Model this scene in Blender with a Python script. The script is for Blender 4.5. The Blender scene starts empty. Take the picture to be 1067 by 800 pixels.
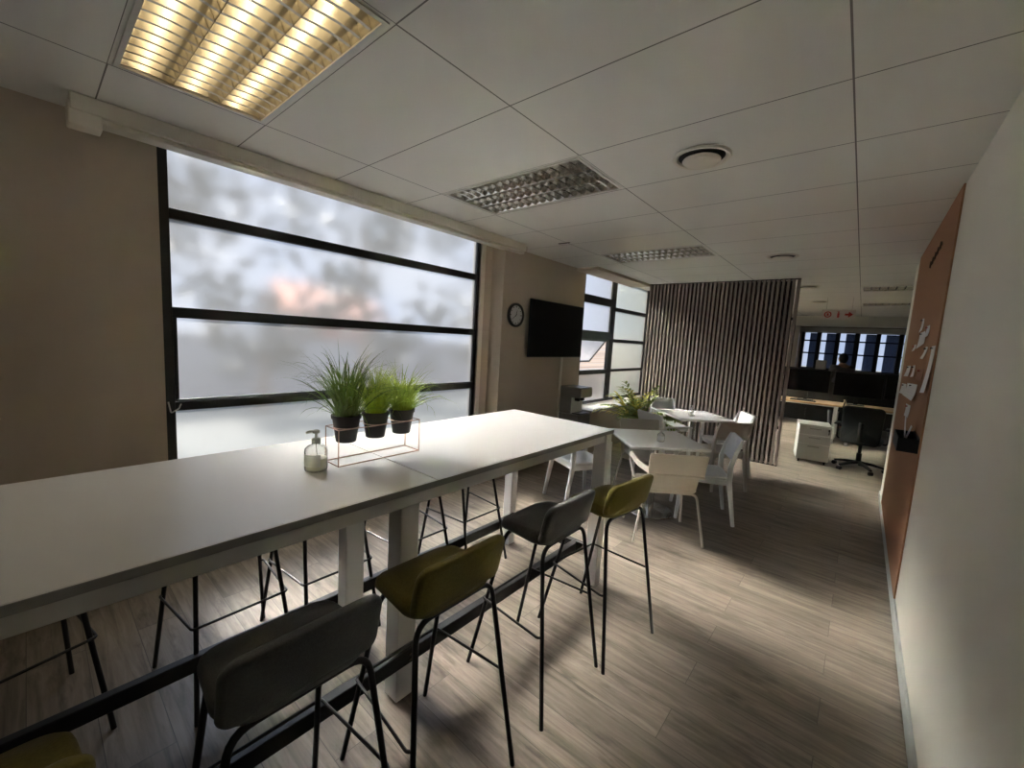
import bpy, bmesh, math, random
from mathutils import Vector, Matrix, Quaternion
SC = bpy.context.scene
COL = SC.collection
PI = math.pi
rnd = random.Random(7)

# ------------------------------------------------------------------ materials
def nt_new(name):
    m = bpy.data.materials.new(name); m.use_nodes = True
    nt = m.node_tree; nt.nodes.clear()
    out = nt.nodes.new('ShaderNodeOutputMaterial')
    return m, nt, out
def N(nt, t, **kw):
    n = nt.nodes.new(t)
    for k, v in kw.items():
        if k in n.inputs: n.inputs[k].default_value = v
        else: setattr(n, k, v)
    return n
def L(nt, a, b): nt.links.new(a, b)
def c4(c): return (c[0], c[1], c[2], 1)

def mat(name, color, rough=.5, metal=0, amt=.06, scale=8, bump=0, bscale=80, spec=.5, stretch=(1,1,1), coat=0, trans=0, ior=1.45, sheen=0):
    m, nt, out = nt_new(name)
    p = N(nt, 'ShaderNodeBsdfPrincipled', Roughness=rough, Metallic=metal, IOR=ior)
    p.inputs['Specular IOR Level'].default_value = spec
    p.inputs['Coat Weight'].default_value = coat
    p.inputs['Transmission Weight'].default_value = trans
    p.inputs['Sheen Weight'].default_value = sheen
    tc = N(nt, 'ShaderNodeTexCoord'); mp = N(nt, 'ShaderNodeMapping'); mp.inputs['Scale'].default_value = stretch
    L(nt, tc.outputs['Object'], mp.inputs[0])
    no = N(nt, 'ShaderNodeTexNoise', Scale=scale, Detail=3.0); L(nt, mp.outputs[0], no.inputs['Vector'])
    mx = N(nt, 'ShaderNodeMix', data_type='RGBA')
    mx.inputs[6].default_value = c4([max(0, x*(1-amt)) for x in color]); mx.inputs[7].default_value = c4([min(1, x*(1+amt)) for x in color])
    L(nt, no.outputs[0], mx.inputs[0]); L(nt, mx.outputs[2], p.inputs['Base Color'])
    if bump:
        nb = N(nt, 'ShaderNodeTexNoise', Scale=bscale, Detail=2.0); L(nt, mp.outputs[0], nb.inputs['Vector'])
        b = N(nt, 'ShaderNodeBump', Strength=bump, Distance=.002); L(nt, nb.outputs[0], b.inputs['Height']); L(nt, b.outputs[0], p.inputs['Normal'])
    L(nt, p.outputs[0], out.inputs[0])
    return m

def mat_thin(name, color, amt=.3, scale=10, share=.5, rough=.5):
    """thin or cloudy stuff that lets light through: leaves, gel, sticker paper"""
    m, nt, out = nt_new(name)
    p = N(nt, 'ShaderNodeBsdfPrincipled', Roughness=rough); t = N(nt, 'ShaderNodeBsdfTranslucent')
    tc = N(nt, 'ShaderNodeTexCoord'); no = N(nt, 'ShaderNodeTexNoise', Scale=scale, Detail=3.0); L(nt, tc.outputs['Object'], no.inputs['Vector'])
    mx = N(nt, 'ShaderNodeMix', data_type='RGBA'); mx.inputs[6].default_value = c4([x*(1-amt) for x in color]); mx.inputs[7].default_value = c4([min(1, x*(1+amt)) for x in color])
    L(nt, no.outputs[0], mx.inputs[0]); L(nt, mx.outputs[2], p.inputs['Base Color']); L(nt, mx.outputs[2], t.inputs['Color'])
    ms = N(nt, 'ShaderNodeMixShader'); ms.inputs[0].default_value = share; L(nt, p.outputs[0], ms.inputs[1]); L(nt, t.outputs[0], ms.inputs[2]); L(nt, ms.outputs[0], out.inputs[0]); return m
def mat_emit(name, color, strength):
    m, nt, out = nt_new(name)
    e = N(nt, 'ShaderNodeEmission', Color=c4(color), Strength=strength)
    L(nt, e.outputs[0], out.inputs[0]); return m

def mat_ceiling():
    m, nt, out = nt_new('ceiling_tiles')
    p = N(nt, 'ShaderNodeBsdfPrincipled', Roughness=.85)
    g = N(nt, 'ShaderNodeNewGeometry'); s = N(nt, 'ShaderNodeSeparateXYZ'); L(nt, g.outputs['Position'], s.inputs[0])
    def line(src, pitch, half):
        a = N(nt, 'ShaderNodeMath', operation='DIVIDE'); a.inputs[1].default_value = pitch; L(nt, src, a.inputs[0])
        f = N(nt, 'ShaderNodeMath', operation='FRACT'); L(nt, a.outputs[0], f.inputs[0])
        d = N(nt, 'ShaderNodeMath', operation='SUBTRACT'); d.inputs[1].default_value = .5; L(nt, f.outputs[0], d.inputs[0])
        ab = N(nt, 'ShaderNodeMath', operation='ABSOLUTE'); L(nt, d.outputs[0], ab.inputs[0])
        gt = N(nt, 'ShaderNodeMath', operation='GREATER_THAN'); gt.inputs[1].default_value = .5 - half/pitch; L(nt, ab.outputs[0], gt.inputs[0])
        return gt.outputs[0]
    l1 = line(s.outputs[0], 1.2, .0035); l2 = line(s.outputs[1], .6, .003)
    mxx = N(nt, 'ShaderNodeMath', operation='MAXIMUM'); L(nt, l1, mxx.inputs[0]); L(nt, l2, mxx.inputs[1])
    no = N(nt, 'ShaderNodeTexNoise', Scale=1.2, Detail=2.0); L(nt, g.outputs['Position'], no.inputs['Vector'])
    base = N(nt, 'ShaderNodeMix', data_type='RGBA'); base.inputs[6].default_value = (.73,.715,.67,1); base.inputs[7].default_value = (.80,.785,.745,1)
    L(nt, no.outputs[0], base.inputs[0])
    mx = N(nt, 'ShaderNodeMix', data_type='RGBA'); L(nt, mxx.outputs[0], mx.inputs[0]); L(nt, base.outputs[2], mx.inputs[6]); mx.inputs[7].default_value = (.20,.19,.18,1)
    L(nt, mx.outputs[2], p.inputs['Base Color'])
    nb = N(nt, 'ShaderNodeTexNoise', Scale=220.0, Detail=2.0); L(nt, g.outputs['Position'], nb.inputs['Vector'])
    b = N(nt, 'ShaderNodeBump', Strength=.15, Distance=.002); L(nt, nb.outputs[0], b.inputs['Height']); L(nt, b.outputs[0], p.inputs['Normal'])
    L(nt, p.outputs[0], out.inputs[0]); return m

def mat_floor():
    m, nt, out = nt_new('oak_laminate')
    p = N(nt, 'ShaderNodeBsdfPrincipled'); p.inputs['Specular IOR Level'].default_value = .45
    g = N(nt, 'ShaderNodeNewGeometry')
    br = N(nt, 'ShaderNodeTexBrick', Scale=1.0); br.offset = .37; br.offset_frequency = 2; br.squash = 1
    br.inputs['Brick Width'].default_value = 1.38; br.inputs['Row Height'].default_value = .19
    br.inputs['Mortar Size'].default_value = .0016; br.inputs['Mortar Smooth'].default_value = .2; br.inputs['Bias'].default_value = 0
    br.inputs['Color1'].default_value = (0,0,0,1); br.inputs['Color2'].default_value = (1,1,1,1); br.inputs['Mortar'].default_value = (.5,.5,.5,1)
    L(nt, g.outputs['Position'], br.inputs['Vector'])
    # shift the grain per plank
    sep = N(nt, 'ShaderNodeSeparateXYZ'); L(nt, g.outputs['Position'], sep.inputs[0])
    mul = N(nt, 'ShaderNodeMath', operation='MULTIPLY'); mul.inputs[1].default_value = 37.0; L(nt, br.outputs['Color'], mul.inputs[0])
    cz = N(nt, 'ShaderNodeCombineXYZ'); L(nt, sep.outputs[0], cz.inputs[0]); L(nt, sep.outputs[1], cz.inputs[1]); L(nt, mul.outputs[0], cz.inputs[2])
    mp = N(nt, 'ShaderNodeMapping'); mp.inputs['Scale'].default_value = (1.1, 13, 1); L(nt, cz.outputs[0], mp.inputs[0])
    n1 = N(nt, 'ShaderNodeTexNoise', Scale=2.2, Detail=6.0, Roughness=.62, Distortion=.6); L(nt, mp.outputs[0], n1.inputs['Vector'])
    mp2 = N(nt, 'ShaderNodeMapping'); mp2.inputs['Scale'].default_value = (.9, 3.2, 1); L(nt, cz.outputs[0], mp2.inputs[0])
    n2 = N(nt, 'ShaderNodeTexNoise', Scale=3.2, Detail=4.0, Roughness=.7); L(nt, mp2.outputs[0], n2.inputs['Vector'])
    r1 = N(nt, 'ShaderNodeValToRGB'); e = r1.color_ramp.elements
    e[0].position = .28; e[0].color = (.120,.096,.073,1); e[1].position = .66; e[1].color = (.29,.243,.194,1)
    L(nt, n1.outputs[0], r1.inputs[0])
    r2 = N(nt, 'ShaderNodeValToRGB'); e = r2.color_ramp.elements
    e[0].position = .30; e[0].color = (.42,.38,.35,1); e[1].position = .46; e[1].color = (1,1,1,1)
    L(nt, n2.outputs[0], r2.inputs[0])
    m1 = N(nt, 'ShaderNodeMix', data_type='RGBA', blend_type='MULTIPLY'); m1.inputs[0].default_value = .75
    L(nt, r1.outputs[0], m1.inputs[6]); L(nt, r2.outputs[0], m1.inputs[7])
    r3 = N(nt, 'ShaderNodeMapRange'); r3.inputs['To Min'].default_value = .84; r3.inputs['To Max'].default_value = 1.12
    L(nt, br.outputs['Color'], r3.inputs[0])
    m2 = N(nt, 'ShaderNodeMix', data_type='RGBA', blend_type='MULTIPLY'); m2.inputs[0].default_value = 1
    L(nt, m1.outputs[2], m2.inputs[6]); L(nt, r3.outputs[0], m2.inputs[7])
    m3 = N(nt, 'ShaderNodeMix', data_type='RGBA'); L(nt, br.outputs['Fac'], m3.inputs[0]); L(nt, m2.outputs[2], m3.inputs[6]); m3.inputs[7].default_value = (.10,.085,.07,1)
    L(nt, m3.outputs[2], p.inputs['Base Color'])
    rr = N(nt, 'ShaderNodeMapRange'); rr.inputs['To Min'].default_value = .36; rr.inputs['To Max'].default_value = .5; L(nt, n1.outputs[0], rr.inputs[0]); L(nt, rr.outputs[0], p.inputs['Roughness'])
    b = N(nt, 'ShaderNodeBump', Strength=.12, Distance=.002); L(nt, n1.outputs[0], b.inputs['Height']); L(nt, b.outputs[0], p.inputs['Normal'])
    L(nt, p.outputs[0], out.inputs[0]); return m

def mat_frosted(name, tint, rough, mixf):
    m, nt, out = nt_new(name)
    tr = N(nt, 'ShaderNodeBsdfTranslucent', Color=c4(tint))
    rf = N(nt, 'ShaderNodeBsdfRefraction', Color=c4([min(1, x*1.02) for x in tint]), Roughness=rough, IOR=1.18)
    no = N(nt, 'ShaderNodeTexNoise', Scale=60.0); tc = N(nt, 'ShaderNodeTexCoord'); L(nt, tc.outputs['Object'], no.inputs['Vector'])
    mr = N(nt, 'ShaderNodeMapRange'); mr.inputs['To Min'].default_value = mixf-.004; mr.inputs['To Max'].default_value = mixf+.004; L(nt, no.outputs[0], mr.inputs[0])
    mx = N(nt, 'ShaderNodeMixShader'); L(nt, mr.outputs[0], mx.inputs[0]); L(nt, tr.outputs[0], mx.inputs[1]); L(nt, rf.outputs[0], mx.inputs[2])
    L(nt, mx.outputs[0], out.inputs[0]); return m

def mat_clear(name, tint=(1,1,1), rough=.02):
    m, nt, out = nt_new(name)
    g = N(nt, 'ShaderNodeBsdfGlass', Color=c4(tint), Roughness=rough, IOR=1.45)
    no = N(nt, 'ShaderNodeTexNoise', Scale=20.0); b = N(nt, 'ShaderNodeBump', Strength=.02); L(nt, no.outputs[0], b.inputs['Height']); L(nt, b.outputs[0], g.inputs['Normal'])
    L(nt, g.outputs[0], out.inputs[0]); return m

def mat_brick(name, c1, c2, mortar, w, h):
    m, nt, out = nt_new(name)
    p = N(nt, 'ShaderNodeBsdfPrincipled', Roughness=.9)
    tc = N(nt, 'ShaderNodeTexCoord'); mp = N(nt, 'ShaderNodeMapping'); mp.inputs['Rotation'].default_value = (PI/2, 0, PI/2); L(nt, tc.outputs['Object'], mp.inputs[0])
    br = N(nt, 'ShaderNodeTexBrick', Scale=1.0); br.inputs['Brick Width'].default_value = w; br.inputs['Row Height'].default_value = h; br.inputs['Mortar Size'].default_value = .012
    br.inputs['Color1'].default_value = c4(c1); br.inputs['Color2'].default_value = c4(c2); br.inputs['Mortar'].default_value = c4(mortar)
    L(nt, mp.outputs[0], br.inputs['Vector']); L(nt, br.outputs[0], p.inputs['Base Color']); L(nt, p.outputs[0], out.inputs[0]); return m

M = {}
M['wall_beige'] = mat('painted_wall_beige', (.47,.40,.325), .75, amt=.03, scale=2, bump=.15, bscale=160)
M['wall_light'] = mat('painted_wall_cream', (.70,.675,.585), .7, amt=.03, scale=2, bump=.15, bscale=160)
M['trim_white'] = mat('trim_white_paint', (.72,.68,.60), .5, amt=.03)
M['baseboard'] = mat('baseboard_grey', (.45,.47,.45), .4, amt=.05)
M['ceil'] = mat_ceiling()
M['floor'] = mat_floor()
M['white_lam'] = mat('white_laminate', (.80,.79,.775), .26, amt=.012, scale=3, spec=.5)
M['white_edge'] = mat('white_table_edging', (.62,.61,.60), .4, amt=.03)
M['edge'] = mat('grey_edge_banding', (.36,.35,.34), .5, amt=.04)  # tabletop edge in shade, the shade painted as grey
M['white_metal'] = mat('white_powder_coat', (.74,.73,.71), .38, amt=.02, bump=.05, bscale=300)
M['black_metal'] = mat('black_powder_coat', (.018,.018,.018), .42, amt=.2, bump=.08, bscale=300)
M['black_frame'] = mat('black_window_frame', (.014,.014,.015), .4, amt=.2)
M['grey_fab'] = mat('charcoal_wool_fabric', (.105,.105,.102), .95, amt=.3, scale=150, bump=.5, bscale=500, spec=.04, sheen=.2)
M['olive_fab'] = mat('mustard_olive_wool_fabric', (.185,.150,.040), .95, amt=.3, scale=150, bump=.5, bscale=500, spec=.04, sheen=.15)
M['white_pl'] = mat('white_moulded_plastic', (.78,.78,.77), .38, amt=.02)
M['beige_pl'] = mat('ivory_moulded_plastic', (.74,.68,.60), .42, amt=.02)
M['grey_pl'] = mat('warm_grey_moulded_plastic', (.50,.47,.43), .42, amt=.02)  # chair plastic greyed, its shade put into the colour
M['cool_pl'] = mat('pale_grey_moulded_plastic', (.66,.69,.70), .40, amt=.02)
M['steel'] = mat('brushed_steel', (.62,.61,.59), .22, 1, amt=.08, scale=30, stretch=(1,1,20))
M['copper'] = mat('rose_gold_wire', (.62,.42,.33), .3, .85, amt=.06)
M['alu'] = mat('satin_aluminium_louvre', (.50,.47,.41), .30, .9, amt=.05, scale=20)  # louvre colour darkened to offset the strong lit tubes
M['alu_bright'] = mat('bright_aluminium_louvre', (.86,.84,.80), .2, .95, amt=.05, scale=20)  # same louvre, colour lightened to gleam silver when unlit
M['lamp_in'] = mat('lamp_housing_white', (.72,.70,.65), .4, amt=.03)
M['tube_on'] = mat_emit('lit_fluorescent_tube', (1.0,.80,.48), 6.0)
M['tube_off'] = mat('unlit_fluorescent_tube', (.85,.85,.83), .3, amt=.02)
M['black_pl'] = mat('black_plastic', (.015,.015,.015), .45, amt=.2)
M['screen'] = mat('black_glass_screen', (.004,.004,.005), .22, amt=.1, spec=.4)
M['pot'] = mat('black_nursery_pot', (.022,.020,.018), .55, amt=.2)
M['soil'] = mat('potting_soil', (.045,.03,.02), .95, amt=.5, scale=60, bump=.8)
M['grass_a'] = mat_thin('dark_grass_blades', (.12,.19,.035), .5, 14, .42)
M['grass_b'] = mat_thin('fresh_grass_blades', (.36,.46,.08), .45, 14, .5)
M['palm'] = mat_thin('palm_leaf_green', (.20,.26,.06), .5, 9, .45)
M['palm_y'] = mat_thin('palm_leaf_yellowing', (.55,.48,.09), .4, 9, .45)
M['cream_pot'] = mat('cream_ceramic', (.62,.56,.46), .5, amt=.05)
M['slat'] = mat('grey_brown_timber_slat', (.265,.222,.195), .55, amt=.25, scale=5, stretch=(8,8,.6), bump=.1)
M['slat_back'] = mat('dark_slat_rail', (.03,.027,.025), .7, amt=.2)
M['felt'] = mat('black_acoustic_felt', (.012,.011,.010), .95, amt=.3, scale=60)  # stands in for the dimness seen between the slats
M['cork'] = mat('cork_pinboard', (.37,.19,.102), .9, amt=.16, scale=90, bump=.3, bscale=200)
M['paper'] = mat('white_paper', (.78,.76,.74), .8, amt=.03)
M['paper_b'] = mat('brown_printed_paper', (.34,.16,.10), .8, amt=.4, scale=30)
M['red'] = mat('sign_red', (.52,.05,.04), .5, amt=.05)
M['sign'] = mat('sign_white_plastic', (.74,.66,.62), .5, amt=.03)
M['dark_ink'] = mat('dark_brown_lettering', (.05,.028,.015), .8, amt=.1)
M['clock_face'] = mat('clock_dial_white', (.55,.54,.55), .5, amt=.02)
M['cooler'] = mat('water_cooler_grey', (.20,.20,.195), .45, amt=.05)
M['cooler_l'] = mat('water_cooler_silver', (.66,.66,.65), .35, .4, amt=.05)
M['desk'] = mat('oak_desktop', (.52,.34,.19), .45, amt=.15, scale=4, stretch=(1,10,10))
M['carpet'] = mat('dark_screen_fabric', (.03,.03,.03), .95, amt=.3, scale=90, bump=.3)
M['glass_f'] = mat_frosted('frosted_window_film', (.905,.915,.965), .32, .942)
M['glass_g'] = mat_frosted('frosted_greenish_film', (.90,.95,.92), .38, .92)
def mat_pane_outside():
    m, nt, out = nt_new('clear_outer_glass')
    t = N(nt, 'ShaderNodeBsdfTransparent', Color=(.95,.97,.96,1)); g = N(nt, 'ShaderNodeBsdfGlossy', Roughness=.02)
    f = N(nt, 'ShaderNodeFresnel', IOR=1.3); no = N(nt, 'ShaderNodeTexNoise', Scale=3.0); b = N(nt, 'ShaderNodeBump', Strength=.01)
    L(nt, no.outputs[0], b.inputs['Height']); L(nt, b.outputs[0], g.inputs['Normal'])
    mx = N(nt, 'ShaderNodeMixShader'); L(nt, f.outputs[0], mx.inputs[0]); L(nt, t.outputs[0], mx.inputs[1]); L(nt, g.outputs[0], mx.inputs[2]); L(nt, mx.outputs[0], out.inputs[0]); return m
M['pane_out'] = mat_pane_outside()
def mat_bottle():
    m, nt, out = nt_new('clear_bottle_plastic')
    t = N(nt, 'ShaderNodeBsdfTransparent', Color=(.95,.96,.95,1)); g = N(nt, 'ShaderNodeBsdfPrincipled', Roughness=.12); g.inputs['Base Color'].default_value = (.78,.79,.78,1)
    f = N(nt, 'ShaderNodeLayerWeight', Blend=.35); no = N(nt, 'ShaderNodeTexNoise', Scale=12.0); mr = N(nt, 'ShaderNodeMapRange'); mr.inputs['To Min'].default_value = .14; mr.inputs['To Max'].default_value = .2
    L(nt, no.outputs[0], mr.inputs[0]); mx0 = N(nt, 'ShaderNodeMath', operation='MAXIMUM'); L(nt, f.outputs['Facing'], mx0.inputs[0]); L(nt, mr.outputs[0], mx0.inputs[1])
    sc = N(nt, 'ShaderNodeMath', operation='MULTIPLY'); sc.inputs[1].default_value = .75; L(nt, mx0.outputs[0], sc.inputs[0])
    mx = N(nt, 'ShaderNodeMixShader'); L(nt, sc.outputs[0], mx.inputs[0]); L(nt, t.outputs[0], mx.inputs[1]); L(nt, g.outputs[0], mx.inputs[2]); L(nt, mx.outputs[0], out.inputs[0]); return m
M['bottle'] = mat_bottle()
M['gel'] = mat_thin('cloudy_hand_gel', (.84,.82,.72), .03, 10, .6, .2)
M['label'] = mat_thin('pale_grey_label', (.78,.78,.78), .1, 40, .45, .6)
M['pump'] = mat_thin('frosted_white_pump', (.78,.77,.75), .02, 10, .4, .4)
M['skin'] = mat('skin', (.36,.20,.13), .55, amt=.06)
M['hair'] = mat('black_hair', (.012,.010,.009), .6, amt=.3, scale=60)
M['shirt'] = mat('dark_grey_shirt', (.05,.05,.055), .9, amt=.2)
M['trouser'] = mat('dark_trousers', (.025,.025,.03), .9, amt=.2)
M['blind'] = mat_thin('blue_grey_blind_fabric', (.17,.20,.27), .15, 20, .5, .9)
M['ground'] = mat('paving_concrete', (.035,.037,.03), .9, amt=.2, scale=2)
M['leaf_out'] = mat('tree_leaves', (.060,.066,.062), .6, amt=.4, scale=3)
M['bark'] = mat('tree_bark', (.12,.085,.06), .9, amt=.3)
M['brick'] = mat_brick('red_brick', (.42,.15,.09), (.33,.11,.07), (.36,.30,.26), .24, .085)
M['tan'] = mat_brick('tan_stone_brick', (.25,.17,.10), (.16,.10,.055), (.22,.18,.14), .30, .10)
M['plaster'] = mat('pale_plaster', (.19,.185,.185), .9, amt=.08, scale=3)
M['rooftile'] = mat('clay_roof_tiles', (.36,.17,.10), .85, amt=.3, scale=12)
M['box'] = mat('pale_cardboard', (.45,.40,.35), .8, amt=.06)

# ------------------------------------------------------------------ mesh builder
class B:
    def __init__(s): s.bm = bmesh.new()
    def box(s, x0, x1, y0, y1, z0, z1, rot=None):
        vs = [Vector((x, y, z)) for x in (x0, x1) for y in (y0, y1) for z in (z0, z1)]
        if rot is not None: vs = [rot @ v for v in vs]
        v = [s.bm.verts.new(p) for p in vs]
        for f in ((0,1,3,2),(4,6,7,5),(0,4,5,1),(2,3,7,6),(0,2,6,4),(1,5,7,3)): s.bm.faces.new([v[i] for i in f])
        return s
    def face(s, pts): 
        s.bm.faces.new([s.bm.verts.new(p) for p in pts]); return s
    def slab(s, pts, off):
        """closed plate: a polygon pushed by the vector off"""
        off = Vector(off); a = [s.bm.verts.new(Vector(p)) for p in pts]; b = [s.bm.verts.new(Vector(p)+off) for p in pts]
        s.bm.faces.new(a[::-1]); s.bm.faces.new(b)
        n = len(a)
        for i in range(n): s.bm.faces.new((a[i], a[(i+1) % n], b[(i+1) % n], b[i]))
        return s
    def rings(s, rings, close=True, caps=True):
        R = [[s.bm.verts.new(p) for p in r] for r in rings]
        for a, b in zip(R, R[1:]):
            n = len(a)
            for i in range(n if close else n-1): s.bm.faces.new((a[i], a[(i+1) % n], b[(i+1) % n], b[i]))
        if caps: s.bm.faces.new(R[0][::-1]); s.bm.faces.new(R[-1])
        return s
    def tube(s, pts, r, n=10, aspect=(1,1), rot0=0, closed=False):
        pts = [Vector(p) for p in pts]; m = len(pts)
        rr = r if isinstance(r, (list, tuple)) else [r]*m
        def tan(i):
            if closed: return (pts[(i+1) % m]-pts[i-1]).normalized()
            return (pts[min(i+1, m-1)]-pts[max(i-1, 0)]).normalized()
        t0 = tan(0); up = Vector((0,0,1)) if abs(t0.z) < .9 else Vector((0,1,0))
        u = t0.cross(up).normalized(); rings = []; tp = t0
        for i in range(m):
            t = tan(i); q = tp.rotation_difference(t); u = (q @ u); u = (u - t*u.dot(t)).normalized(); w = t.cross(u); tp = t
            rings.append([pts[i] + (u*math.cos(a)*aspect[0] + w*math.sin(a)*aspect[1])*rr[i] for a in [rot0 + 2*PI*k/n for k in range(n)]])
        if closed: rings.append(rings[0])
        if closed:
            R = [[s.bm.verts.new(p) for p in r_] for r_ in rings[:-1]]
            for i in range(m):
                a, b = R[i], R[(i+1) % m]
                for k in range(n): s.bm.faces.new((a[k], a[(k+1) % n], b[(k+1) % n], b[k]))
            return s
        return s.rings(rings)
    def bar(s, pts, w, d, side):
        """rectangular bar along pts; w measured along the vector side, d across it; w, d numbers or lists"""
        pts = [Vector(p) for p in pts]; m = len(pts)
        W = w if isinstance(w, (list, tuple)) else [w]*m; D = d if isinstance(d, (list, tuple)) else [d]*m
        rings = []
        for i in range(m):
            t = (pts[min(i+1, m-1)]-pts[max(i-1, 0)]).normalized(); sd = Vector(side); sd = (sd - t*sd.dot(t)).normalized(); q = t.cross(sd)
            rings.append([pts[i]+sd*a*W[i]/2+q*b*D[i]/2 for a, b in ((-1,-1),(1,-1),(1,1),(-1,1))])
        return s.rings(rings)
    def lathe(s, prof, n=24, c=(0,0,0), caps=True):
        c = Vector(c)
        return s.rings([[c+Vector((r*math.cos(2*PI*k/n), r*math.sin(2*PI*k/n), z)) for k in range(n)] for r, z in prof], caps=caps)
    def pad(s, outline, t, fmap, er=None, bulge=0):
        """cushion / moulded plate: rounded outline in (u,v), thickness t, mapped through fmap(u,v,w)"""
        er = er or t*.5; size = max(max(abs(u) for u, v in outline), max(abs(v) for u, v in outline))
        prof = [(.0, t/2+bulge), (.35, t/2+bulge*.88), (.65, t/2+bulge*.55), (1-2.2*er/size, t/2+bulge*.12)]
        for a in (25, 55, 90): prof.append((1-er/size*(1-math.sin(math.radians(a))), t/2-er*(1-math.cos(math.radians(a)))))
        low = [(k, -w if k > .95 else -t/2) for k, w in prof[::-1]][1:] if er >= t*.49 else [(1.0, -t/2+er*.6), (1-er*.4/size, -t/2)] + [(k, -t/2) for k in (.65, .35, 0)]
        rings = prof + low
        bm = s.bm; prev = None
        for k, w in rings:
            if k == 0:
                cur = [bm.verts.new(fmap(0, 0, w))]
            else: cur = [bm.verts.new(fmap(u*k, v*k, w)) for u, v in outline]
            if prev:
                n = len(outline)
                for i in range(n):
                    j = (i+1) % n
                    if len(prev) == 1: bm.faces.new((prev[0], cur[i], cur[j]))
                    elif len(cur) == 1: bm.faces.new((prev[i], cur[0], prev[j]))
                    else: bm.faces.new((prev[i], cur[i], cur[j], prev[j]))
            prev = cur
        return s
    def done(s, name, m, parent=None, smooth=True, bevel=0, angle=40, loc=None, rotz=None):
        bm = s.bm; bmesh.ops.recalc_face_normals(bm, faces=bm.faces[:])
        me = bpy.data.meshes.new(name); bm.to_mesh(me); bm.free()
        if smooth:
            me.polygons.foreach_set('use_smooth', [True]*len(me.polygons)); me.set_sharp_from_angle(angle=math.radians(angle))
        o = bpy.data.objects.new(name, me); COL.objects.link(o)
        ms = m if isinstance(m, (list, tuple)) else [m]
        for k in ms: me.materials.append(M[k])
        if parent: o.parent = parent
        if bevel:
            b = o.modifiers.new('bevel', 'BEVEL'); b.width = bevel; b.segments = 2; b.limit_method = 'ANGLE'; b.angle_limit = math.radians(50); b.harden_normals = False
        if loc: o.location = loc
        if rotz is not None: o.rotation_euler = (0, 0, rotz)
        return o

def fillet(pts, r, n=6):
    pts = [Vector(p) for p in pts]; out = [pts[0]]
    for i in range(1, len(pts)-1):
        p, a, b = pts[i], pts[i-1], pts[i+1]; ri = r[i] if isinstance(r, (list, tuple)) else r
        ri = min(ri, (a-p).length*.49, (b-p).length*.49)
        s, e = p+(a-p).normalized()*ri, p+(b-p).normalized()*ri
        for k in range(n+1):
            t = k/n; out.append(s*(1-t)**2 + p*2*t*(1-t) + e*t*t)
    out.append(pts[-1]); return out
def rrect(hw, hh, r, n=6, taper=0):
    o = []
    for cx, cy, a0 in ((1,1,0),(-1,1,90),(-1,-1,180),(1,-1,270)):
        for k in range(n+1):
            a = math.radians(a0+90*k/n)
            u = cx*(hw-r)+r*math.cos(a); v = cy*(hh-r)+r*math.sin(a)
            o.append((u*(1+taper*v/hh), v))
    return o
def rrect2(hw, hh, rt, rb, n=7):
    o = []
    for cx, cy, a0, r in ((1,1,0,rt),(-1,1,90,rt),(-1,-1,180,rb),(1,-1,270,rb)):
        for k in range(n+1):
            a = math.radians(a0+90*k/n); o.append((cx*(hw-r)+r*math.cos(a), cy*(hh-r)+r*math.sin(a)))
    return o
def thing(name, label, cat, loc=(0,0,0), rotz=0, group=None):
    o = bpy.data.objects.new(name, None); COL.objects.link(o); o.empty_display_size = .1
    o.location = loc; o.rotation_euler = (0, 0, rotz); o['label'] = label; o['category'] = cat
    if group: o['group'] = group
    return o
def tag(o, label, cat, group=None):
    o['label'] = label; o['category'] = cat
    if group: o['group'] = group
    return o
def struct(o, label=None, cat=None):
    o['kind'] = 'structure'
    if label: o['label'] = label
    if cat: o['category'] = cat
    return o
def copy_tree(o, parent=None):
    c = o.copy(); COL.objects.link(c)
    if parent: c.parent = parent
    for ch in list(o.children): copy_tree(ch, c)
    return c
def recolor(root, mp):
    """own mesh copy with other materials for a copied thing"""
    for o in [root]+list(root.children_recursive):
        if o.type == 'MESH' and o.data.materials and o.data.materials[0].name in mp:
            o.data = o.data.copy(); o.data.materials[0] = M[mp[o.data.materials[0].name]]

# ------------------------------------------------------------------ camera
yaw, pitch, roll = .7010, -.1114, .0568
fw = Vector((-math.sin(yaw)*math.cos(pitch), math.cos(yaw)*math.cos(pitch), math.sin(pitch)))
rt = Vector((math.cos(yaw), math.sin(yaw), 0)); up = rt.cross(fw)
r2 = rt*math.cos(roll)+up*math.sin(roll); u2 = -rt*math.sin(roll)+up*math.cos(roll)
cd = bpy.data.cameras.new('camera'); cam = bpy.data.objects.new('camera', cd); COL.objects.link(cam)
cd.sensor_fit = 'HORIZONTAL'; cd.sensor_width = 36; cd.lens = 427.789/1067*36; cd.clip_start = .02; cd.clip_end = 200
cam.matrix_world = Matrix(((r2.x,u2.x,-fw.x,1.3469),(r2.y,u2.y,-fw.y,-.8711),(r2.z,u2.z,-fw.z,1.6348),(0,0,0,1)))
SC.camera = cam

H = 2.68
YB = -3.4      # wall behind the photographer
YF = 14.0      # far office wall
XR = 1.69; XO = 5.5
# ------------------------------------------------------------------ shell
b = B().box(-2.2, XO+.2, YB-.2, YF+.2, -.1, 0); struct(b.done('floor', 'floor'))
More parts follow.
